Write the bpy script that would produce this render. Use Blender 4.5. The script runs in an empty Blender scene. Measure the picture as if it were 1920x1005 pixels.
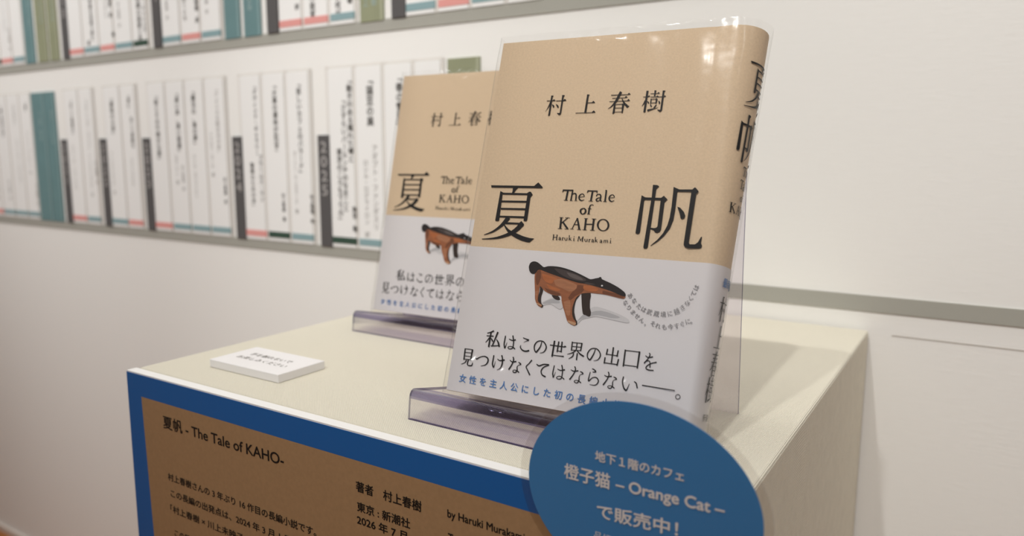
import bpy, bmesh, math, random
from mathutils import Vector, Matrix, noise

SC = bpy.context.scene
COL = SC.collection
R = math.radians
H0 = 0.615            # height of the pedestal top above the floor

# ------------------------------------------------------------------ camera
YAW, PITCH, ROLL = R(32.4207), R(-8.5253), R(0.1613)
fw = Vector((-math.sin(YAW) * math.cos(PITCH), math.cos(YAW) * math.cos(PITCH), math.sin(PITCH)))
rt0 = Vector((math.cos(YAW), math.sin(YAW), 0))
up0 = rt0.cross(fw)
rt = rt0 * math.cos(ROLL) + up0 * math.sin(ROLL)
up = up0 * math.cos(ROLL) - rt0 * math.sin(ROLL)
cd = bpy.data.cameras.new('camera')
cam = bpy.data.objects.new('camera', cd)
COL.objects.link(cam)
M = Matrix((rt, up, -fw)).transposed().to_4x4()
M.translation = Vector((0.4619, -0.2708, H0 + 0.1378))
cam.matrix_world = M
cd.sensor_width = 36.0
cd.lens = 36.0 * 1408.09 / 1920
cd.clip_start = 0.02
cd.clip_end = 50
cd.dof.use_dof = True
cd.dof.focus_distance = 0.385
cd.dof.aperture_fstop = 6.6
SC.camera = cam

# ------------------------------------------------------------------ light
SC.view_settings.view_transform = 'Standard'
SC.view_settings.look = 'None'
SC.view_settings.exposure = 0.0
SC.view_settings.gamma = 1.0
SC.view_settings.use_curve_mapping = False
SC.cycles.transparent_max_bounces = 40
SC.cycles.max_bounces = 10
SC.cycles.use_denoising = True

W = bpy.data.worlds.new('room_light')
SC.world = W
W.use_nodes = True
W.node_tree.nodes['Background'].inputs[0].default_value = (1.0, 0.98, 0.97, 1)
W.node_tree.nodes['Background'].inputs[1].default_value = 0.25

def aim(o, p, t):
    o.location = p
    o.rotation_euler = (Vector(t) - Vector(p)).to_track_quat('-Z', 'Y').to_euler()

def spot(name, p, t, power, col, size, blend, rad):
    l = bpy.data.lights.new(name, 'SPOT')
    l.energy = power; l.color = col; l.spot_size = R(size); l.spot_blend = blend; l.shadow_soft_size = rad
    o = bpy.data.objects.new(name, l); COL.objects.link(o); aim(o, p, t)

def area(name, p, t, power, col, sx, sy):
    l = bpy.data.lights.new(name, 'AREA')
    l.shape = 'RECTANGLE'; l.size = sx; l.size_y = sy; l.energy = power; l.color = col
    o = bpy.data.objects.new(name, l); COL.objects.link(o); aim(o, p, t)

spot('gallery_or_fill_spot', (0.44, -1.10, H0 + 1.60), (0.22, 0.36, H0 + 0.20), 50, (1.0, 0.985, 0.95), 40, 1.0, 0.022)
spot('gallery_or_fill_spot', (0.17, -1.09, H0 + 1.60), (0.18, 0.36, H0 + 0.20), 40, (1.0, 0.985, 0.95), 40, 1.0, 0.022)
spot('gallery_or_fill_spot', (-1.00, -1.10, H0 + 1.60), (-0.70, 0.38, H0 + 0.42), 108, (1.0, 0.99, 0.97), 50, 1.0, 0.03)  # added spot, brightens the left part of the wall
spot('gallery_or_fill_spot', (1.45, -1.10, H0 + 1.60), (1.10, 0.38, H0 + 0.42), 42, (1.0, 0.99, 0.97), 50, 1.0, 0.03)  # added spot, brightens the right part of the wall
area('wall_wash_lamp', (-0.1, -0.28, H0 + 1.35), (-0.1, 0.38, H0 + 0.35), 4.4, (1.0, 1.0, 0.985), 4.0, 0.25)
area('overhead_fill', (0.0, 0.16, H0 + 1.75), (0.0, 0.17, H0), 9.5, (1.0, 1.0, 0.985), 3.0, 0.3)  # unseen overhead fill, added in place of light bounced off the ceiling

# ------------------------------------------------------------------ helpers
def lin(r, g, b):
    f = lambda c: (c / 255 / 12.92) if c / 255 <= 0.04045 else ((c / 255 + 0.055) / 1.055) ** 2.4
    return (f(r), f(g), f(b), 1)

def mat(name, col, rough=0.6, spec=0.3, noise_amt=0.0, noise_scale=300, bump=0.0, bump_scale=400, stretch=None, metallic=0):
    m = bpy.data.materials.new(name); m.use_nodes = True
    nt = m.node_tree; b = nt.nodes['Principled BSDF']
    b.inputs['Base Color'].default_value = col
    b.inputs['Roughness'].default_value = rough
    b.inputs['Specular IOR Level'].default_value = spec
    b.inputs['Metallic'].default_value = metallic
    if noise_amt or bump:
        tc = nt.nodes.new('ShaderNodeTexCoord')
        mp = nt.nodes.new('ShaderNodeMapping'); nt.links.new(tc.outputs['Object'], mp.inputs[0])
        if stretch: mp.inputs['Scale'].default_value = stretch
    if noise_amt:
        n = nt.nodes.new('ShaderNodeTexNoise'); n.inputs['Scale'].default_value = noise_scale; n.inputs['Detail'].default_value = 4
        nt.links.new(mp.outputs[0], n.inputs['Vector'])
        r = nt.nodes.new('ShaderNodeMapRange')
        r.inputs['From Min'].default_value = 0.3; r.inputs['From Max'].default_value = 0.7
        r.inputs['To Min'].default_value = 1 - noise_amt; r.inputs['To Max'].default_value = 1 + noise_amt
        nt.links.new(n.outputs['Fac'], r.inputs['Value'])
        mx = nt.nodes.new('ShaderNodeVectorMath'); mx.operation = 'SCALE'
        mx.inputs[0].default_value = col[:3]
        nt.links.new(r.outputs[0], mx.inputs['Scale'])
        nt.links.new(mx.outputs[0], b.inputs['Base Color'])
    if bump:
        n2 = nt.nodes.new('ShaderNodeTexNoise'); n2.inputs['Scale'].default_value = bump_scale; n2.inputs['Detail'].default_value = 3
        nt.links.new(mp.outputs[0], n2.inputs['Vector'])
        bp = nt.nodes.new('ShaderNodeBump'); bp.inputs['Strength'].default_value = bump; bp.inputs['Distance'].default_value = 0.0004
        nt.links.new(n2.outputs['Fac'], bp.inputs['Height']); nt.links.new(bp.outputs[0], b.inputs['Normal'])
    return m

def film(name, tint, rough, base=0.03, top=0.55, bump=0.0, bscale=90, stretch=None):
    """clear plastic: tinted see-through surface with a fresnel gloss"""
    m = bpy.data.materials.new(name); m.use_nodes = True
    nt = m.node_tree; nt.nodes.clear()
    out = nt.nodes.new('ShaderNodeOutputMaterial'); mix = nt.nodes.new('ShaderNodeMixShader')
    tr = nt.nodes.new('ShaderNodeBsdfTransparent'); tr.inputs[0].default_value = tint
    gl = nt.nodes.new('ShaderNodeBsdfGlossy'); gl.inputs['Roughness'].default_value = rough
    lw = nt.nodes.new('ShaderNodeLayerWeight'); lw.inputs['Blend'].default_value = 0.5
    pw = nt.nodes.new('ShaderNodeMath'); pw.operation = 'POWER'; pw.inputs[1].default_value = 4.0
    nt.links.new(lw.outputs['Facing'], pw.inputs[0])
    mr = nt.nodes.new('ShaderNodeMapRange'); mr.inputs['To Min'].default_value = base; mr.inputs['To Max'].default_value = top
    nt.links.new(pw.outputs[0], mr.inputs['Value']); nt.links.new(mr.outputs[0], mix.inputs[0])
    nt.links.new(tr.outputs[0], mix.inputs[1]); nt.links.new(gl.outputs[0], mix.inputs[2])
    nt.links.new(mix.outputs[0], out.inputs[0])
    if bump:
        tc = nt.nodes.new('ShaderNodeTexCoord'); mp = nt.nodes.new('ShaderNodeMapping')
        nt.links.new(tc.outputs['Object'], mp.inputs[0])
        if stretch: mp.inputs['Scale'].default_value = stretch
        n2 = nt.nodes.new('ShaderNodeTexNoise'); n2.inputs['Scale'].default_value = bscale; n2.inputs['Detail'].default_value = 2
        nt.links.new(mp.outputs[0], n2.inputs['Vector'])
        bp = nt.nodes.new('ShaderNodeBump'); bp.inputs['Strength'].default_value = bump; bp.inputs['Distance'].default_value = 0.002
        nt.links.new(n2.outputs['Fac'], bp.inputs['Height'])
        nt.links.new(bp.outputs[0], gl.inputs['Normal']); nt.links.new(bp.outputs[0], lw.inputs['Normal'])
    return m

def weave(name, col):
    m = bpy.data.materials.new(name); m.use_nodes = True
    nt = m.node_tree; b = nt.nodes['Principled BSDF']; L = nt.links.new
    b.inputs['Roughness'].default_value = 0.85; b.inputs['Specular IOR Level'].default_value = 0.15
    tc = nt.nodes.new('ShaderNodeTexCoord'); sp = nt.nodes.new('ShaderNodeSeparateXYZ'); L(tc.outputs['Object'], sp.inputs[0])
    def mth(op, a, bb=None):
        n = nt.nodes.new('ShaderNodeMath'); n.operation = op
        for i, v in enumerate((a, bb)):
            if v is None: continue
            if isinstance(v, (int, float)): n.inputs[i].default_value = v
            else: L(v, n.inputs[i])
        return n.outputs[0]
    nz = nt.nodes.new('ShaderNodeTexNoise'); nz.inputs['Scale'].default_value = 120; L(tc.outputs['Object'], nz.inputs['Vector'])
    wob = mth('MULTIPLY', nz.outputs['Fac'], 1.2)
    yz = mth('ADD', sp.outputs['Y'], sp.outputs['Z'])
    sx = mth('SINE', mth('ADD', mth('MULTIPLY', sp.outputs['X'], 2 * math.pi / 0.00135), wob))
    xs = mth('ADD', mth('MULTIPLY', yz, 2 * math.pi / 0.00125), wob)
    sy = mth('SINE', xs)
    # plain weave: the warp sits high where the weft dips
    h = mth('ADD', mth('MULTIPLY', mth('ABSOLUTE', sx), 0.8), mth('MULTIPLY', mth('MULTIPLY', sx, sy), 0.45))
    fib = nt.nodes.new('ShaderNodeTexNoise'); fib.inputs['Scale'].default_value = 2500; L(tc.outputs['Object'], fib.inputs['Vector'])
    h2 = mth('ADD', h, mth('MULTIPLY', fib.outputs['Fac'], 0.7))
    bp = nt.nodes.new('ShaderNodeBump'); bp.inputs['Strength'].default_value = 0.7; bp.inputs['Distance'].default_value = 0.0005
    L(h2, bp.inputs['Height']); L(bp.outputs[0], b.inputs['Normal'])
    rg = nt.nodes.new('ShaderNodeMapRange'); rg.inputs['From Min'].default_value = -0.3; rg.inputs['From Max'].default_value = 1.6
    rg.inputs['To Min'].default_value = 0.60; rg.inputs['To Max'].default_value = 1.16
    L(h2, rg.inputs['Value'])
    v = nt.nodes.new('ShaderNodeVectorMath'); v.operation = 'SCALE'; v.inputs[0].default_value = col[:3]
    L(rg.outputs[0], v.inputs['Scale']); L(v.outputs[0], b.inputs['Base Color'])
    return m

def obj(name, verts, faces, material, parent=None, smooth=False):
    me = bpy.data.meshes.new(name)
    me.from_pydata([tuple(v) for v in verts], [], faces)
    mats = material if isinstance(material, (list, tuple)) else [material]
    for m in mats: me.materials.append(m)
    if smooth:
        for p in me.polygons: p.use_smooth = True
    o = bpy.data.objects.new(name, me); COL.objects.link(o)
    if parent is not None: o.parent = parent
    return o

def from_bm(name, bm, material, parent=None, smooth=False):
    me = bpy.data.meshes.new(name); bm.to_mesh(me); bm.free()
    me.materials.append(material)
    if smooth:
        for p in me.polygons: p.use_smooth = True
    o = bpy.data.objects.new(name, me); COL.objects.link(o)
    if parent is not None: o.parent = parent
    return o

def box(name, x0, x1, y0, y1, z0, z1, material, parent=None, bevel=0.0, seg=2):
    bm = bmesh.new()
    bmesh.ops.create_cube(bm, size=1)
    for v in bm.verts:
        v.co = Vector(((x0 + x1) / 2 + v.co.x * (x1 - x0), (y0 + y1) / 2 + v.co.y * (y1 - y0), (z0 + z1) / 2 + v.co.z * (z1 - z0)))
    if bevel:
        bmesh.ops.bevel(bm, geom=list(bm.edges), offset=bevel, segments=seg, profile=0.5, affect='EDGES')
    return from_bm(name, bm, material, parent)

def empty(name, loc=(0, 0, 0)):
    o = bpy.data.objects.new(name, None); COL.objects.link(o); o.location = loc; o.empty_display_size = 0.02
    return o

def tag(o, label=None, cat=None, group=None, kind=None):
    if label: o['label'] = label
    if cat: o['category'] = cat
    if group: o['group'] = group
    if kind: o['kind'] = kind
    return o

# lettering -------------------------------------------------------------
_tc = bpy.data.curves.new('lettering', 'FONT'); _to = bpy.data.objects.new('lettering', _tc); COL.objects.link(_to)
_tc.resolution_u = 4
_cache = {}
def letters(s, bold=0.0):
    """flat mesh of a string set at size 1 -> (verts 2d, faces)"""
    k = s
    if k not in _cache:
        _tc.body = s; _tc.size = 1
        bpy.context.view_layer.update()
        me = _to.to_mesh()
        _cache[k] = ([(v.co.x, v.co.y) for v in me.vertices], [tuple(p.vertices) for p in me.polygons])
        _to.to_mesh_clear()
    vs, fs = _cache[k]
    if bold <= 0: return vs, fs
    # heavier weight: the same outline printed again with small shifts
    V, F = [], []
    for l, (dx, dy) in enumerate(((bold, 0), (-bold, 0), (0, bold), (0, -bold))):
        n = len(V); V += [(v[0] + dx, v[1] + dy, l) for v in vs]; F += [tuple(i + n for i in f) for f in fs]
    return V, F

class Ink:
    """collects printed shapes in the flat (a, b) coordinates of a surface"""
    def __init__(self): self.v = []; self.f = []
    def add(self, vs, fs):
        n = len(self.v); self.v += vs; self.f += [tuple(i + n for i in f) for f in fs]
    def text(self, s, x0, x1, base, em, bold=0.0, slope=0.0):
        vs, fs = letters(s, bold)
        if not vs: return
        lo = min(v[0] for v in vs); hi = max(v[0] for v in vs)
        sx = em if x1 is None else (x1 - x0) / (hi - lo)
        self.add([(x0 + (v[0] - lo) * sx, base + v[1] * em + slope * (v[0] - lo) * sx) + tuple(v[2:]) for v in vs], fs)
    def char(self, c, cx, cy, em, bold=0.0, rot=0.0, sx=1.0):
        """one character centred on (cx, cy)"""
        vs, fs = letters(c, bold)
        if not vs: return
        lx = min(v[0] for v in vs); hx = max(v[0] for v in vs)
        mx = 0.5 if ord(c) > 0x2fff else (lx + hx) / 2
        my = 0.38
        ca, sa = math.cos(rot), math.sin(rot)
        self.add([(cx + ((v[0] - mx) * sx * ca - (v[1] - my) * sa) * em, cy + ((v[0] - mx) * sx * sa + (v[1] - my) * ca) * em) + tuple(v[2:]) for v in vs], fs)
    def column(self, s, cx, top, em, bold=0.0, pitch=1.0, sx=1.0):
        """vertical Japanese setting"""
        y = top - em / 2
        for c in s:
            if c in '「」ー（）―': self.char(c, cx, y, em, bold, -math.pi / 2)
            elif c != ' ' and c != '　': self.char(c, cx, y, em, bold, sx=sx)
            y -= em * pitch * (0.5 if c == ' ' else 1.0)
    def poly(self, pts): self.add(list(pts), [tuple(range(len(pts)))])
    def rect(self, a0, a1, b0, b1): self.poly([(a0, b0), (a1, b0), (a1, b1), (a0, b1)])
    def strokes(self, data, ox=0.0, oy=0.0, s=1.0, sx=None):
        """brush-drawn characters, stored in hundredths of a millimetre"""
        sx = s if sx is None else sx
        def pts(t): return [((int(q.split(',')[0]) * 1e-5) * sx + ox, (int(q.split(',')[1]) * 1e-5) * s + oy) for q in t.split()]
        for st in data.split(';'):
            if st[0] == 'P': self.poly(pts(st[1:]))
            else:
                l, r = st[1:].split('|'); l = pts(l); r = pts(r); n = len(l)
                self.add(l + r, [(i, i + 1, n + i + 1, n + i) for i in range(n - 1)])
    def build(self, name, fn, material, parent=None, cut=None, facing=None):
        bm = bmesh.new()
        vs = [bm.verts.new((v[0], v[1], v[2] if len(v) > 2 else 0)) for v in self.v]
        for f in self.f:
            if len(set(f)) < 3: continue
            try: bm.faces.new([vs[i] for i in f])
            except ValueError: pass
        bmesh.ops.triangulate(bm, faces=[f for f in bm.faces if len(f.verts) > 4], quad_method='BEAUTY', ngon_method='EAR_CLIP')
        if cut:
            lo = min(v[0] for v in self.v); hi = max(v[0] for v in self.v)
            x = math.floor(lo / cut) * cut
            while x < hi:
                bmesh.ops.bisect_plane(bm, geom=list(bm.verts) + list(bm.edges) + list(bm.faces), plane_co=(x, 0, 0), plane_no=(1, 0, 0))
                x += cut
        lift = Vector(facing) * 1.5e-5 if facing is not None else Vector()
        for v in bm.verts: v.co = Vector(fn(v.co.x, v.co.y)) + lift * v.co.z
        if facing is not None:
            bm.normal_update(); fv = Vector(facing)
            for f in bm.faces:
                if f.normal.dot(fv) < 0: f.normal_flip()
        return from_bm(name, bm, material, parent)
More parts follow.
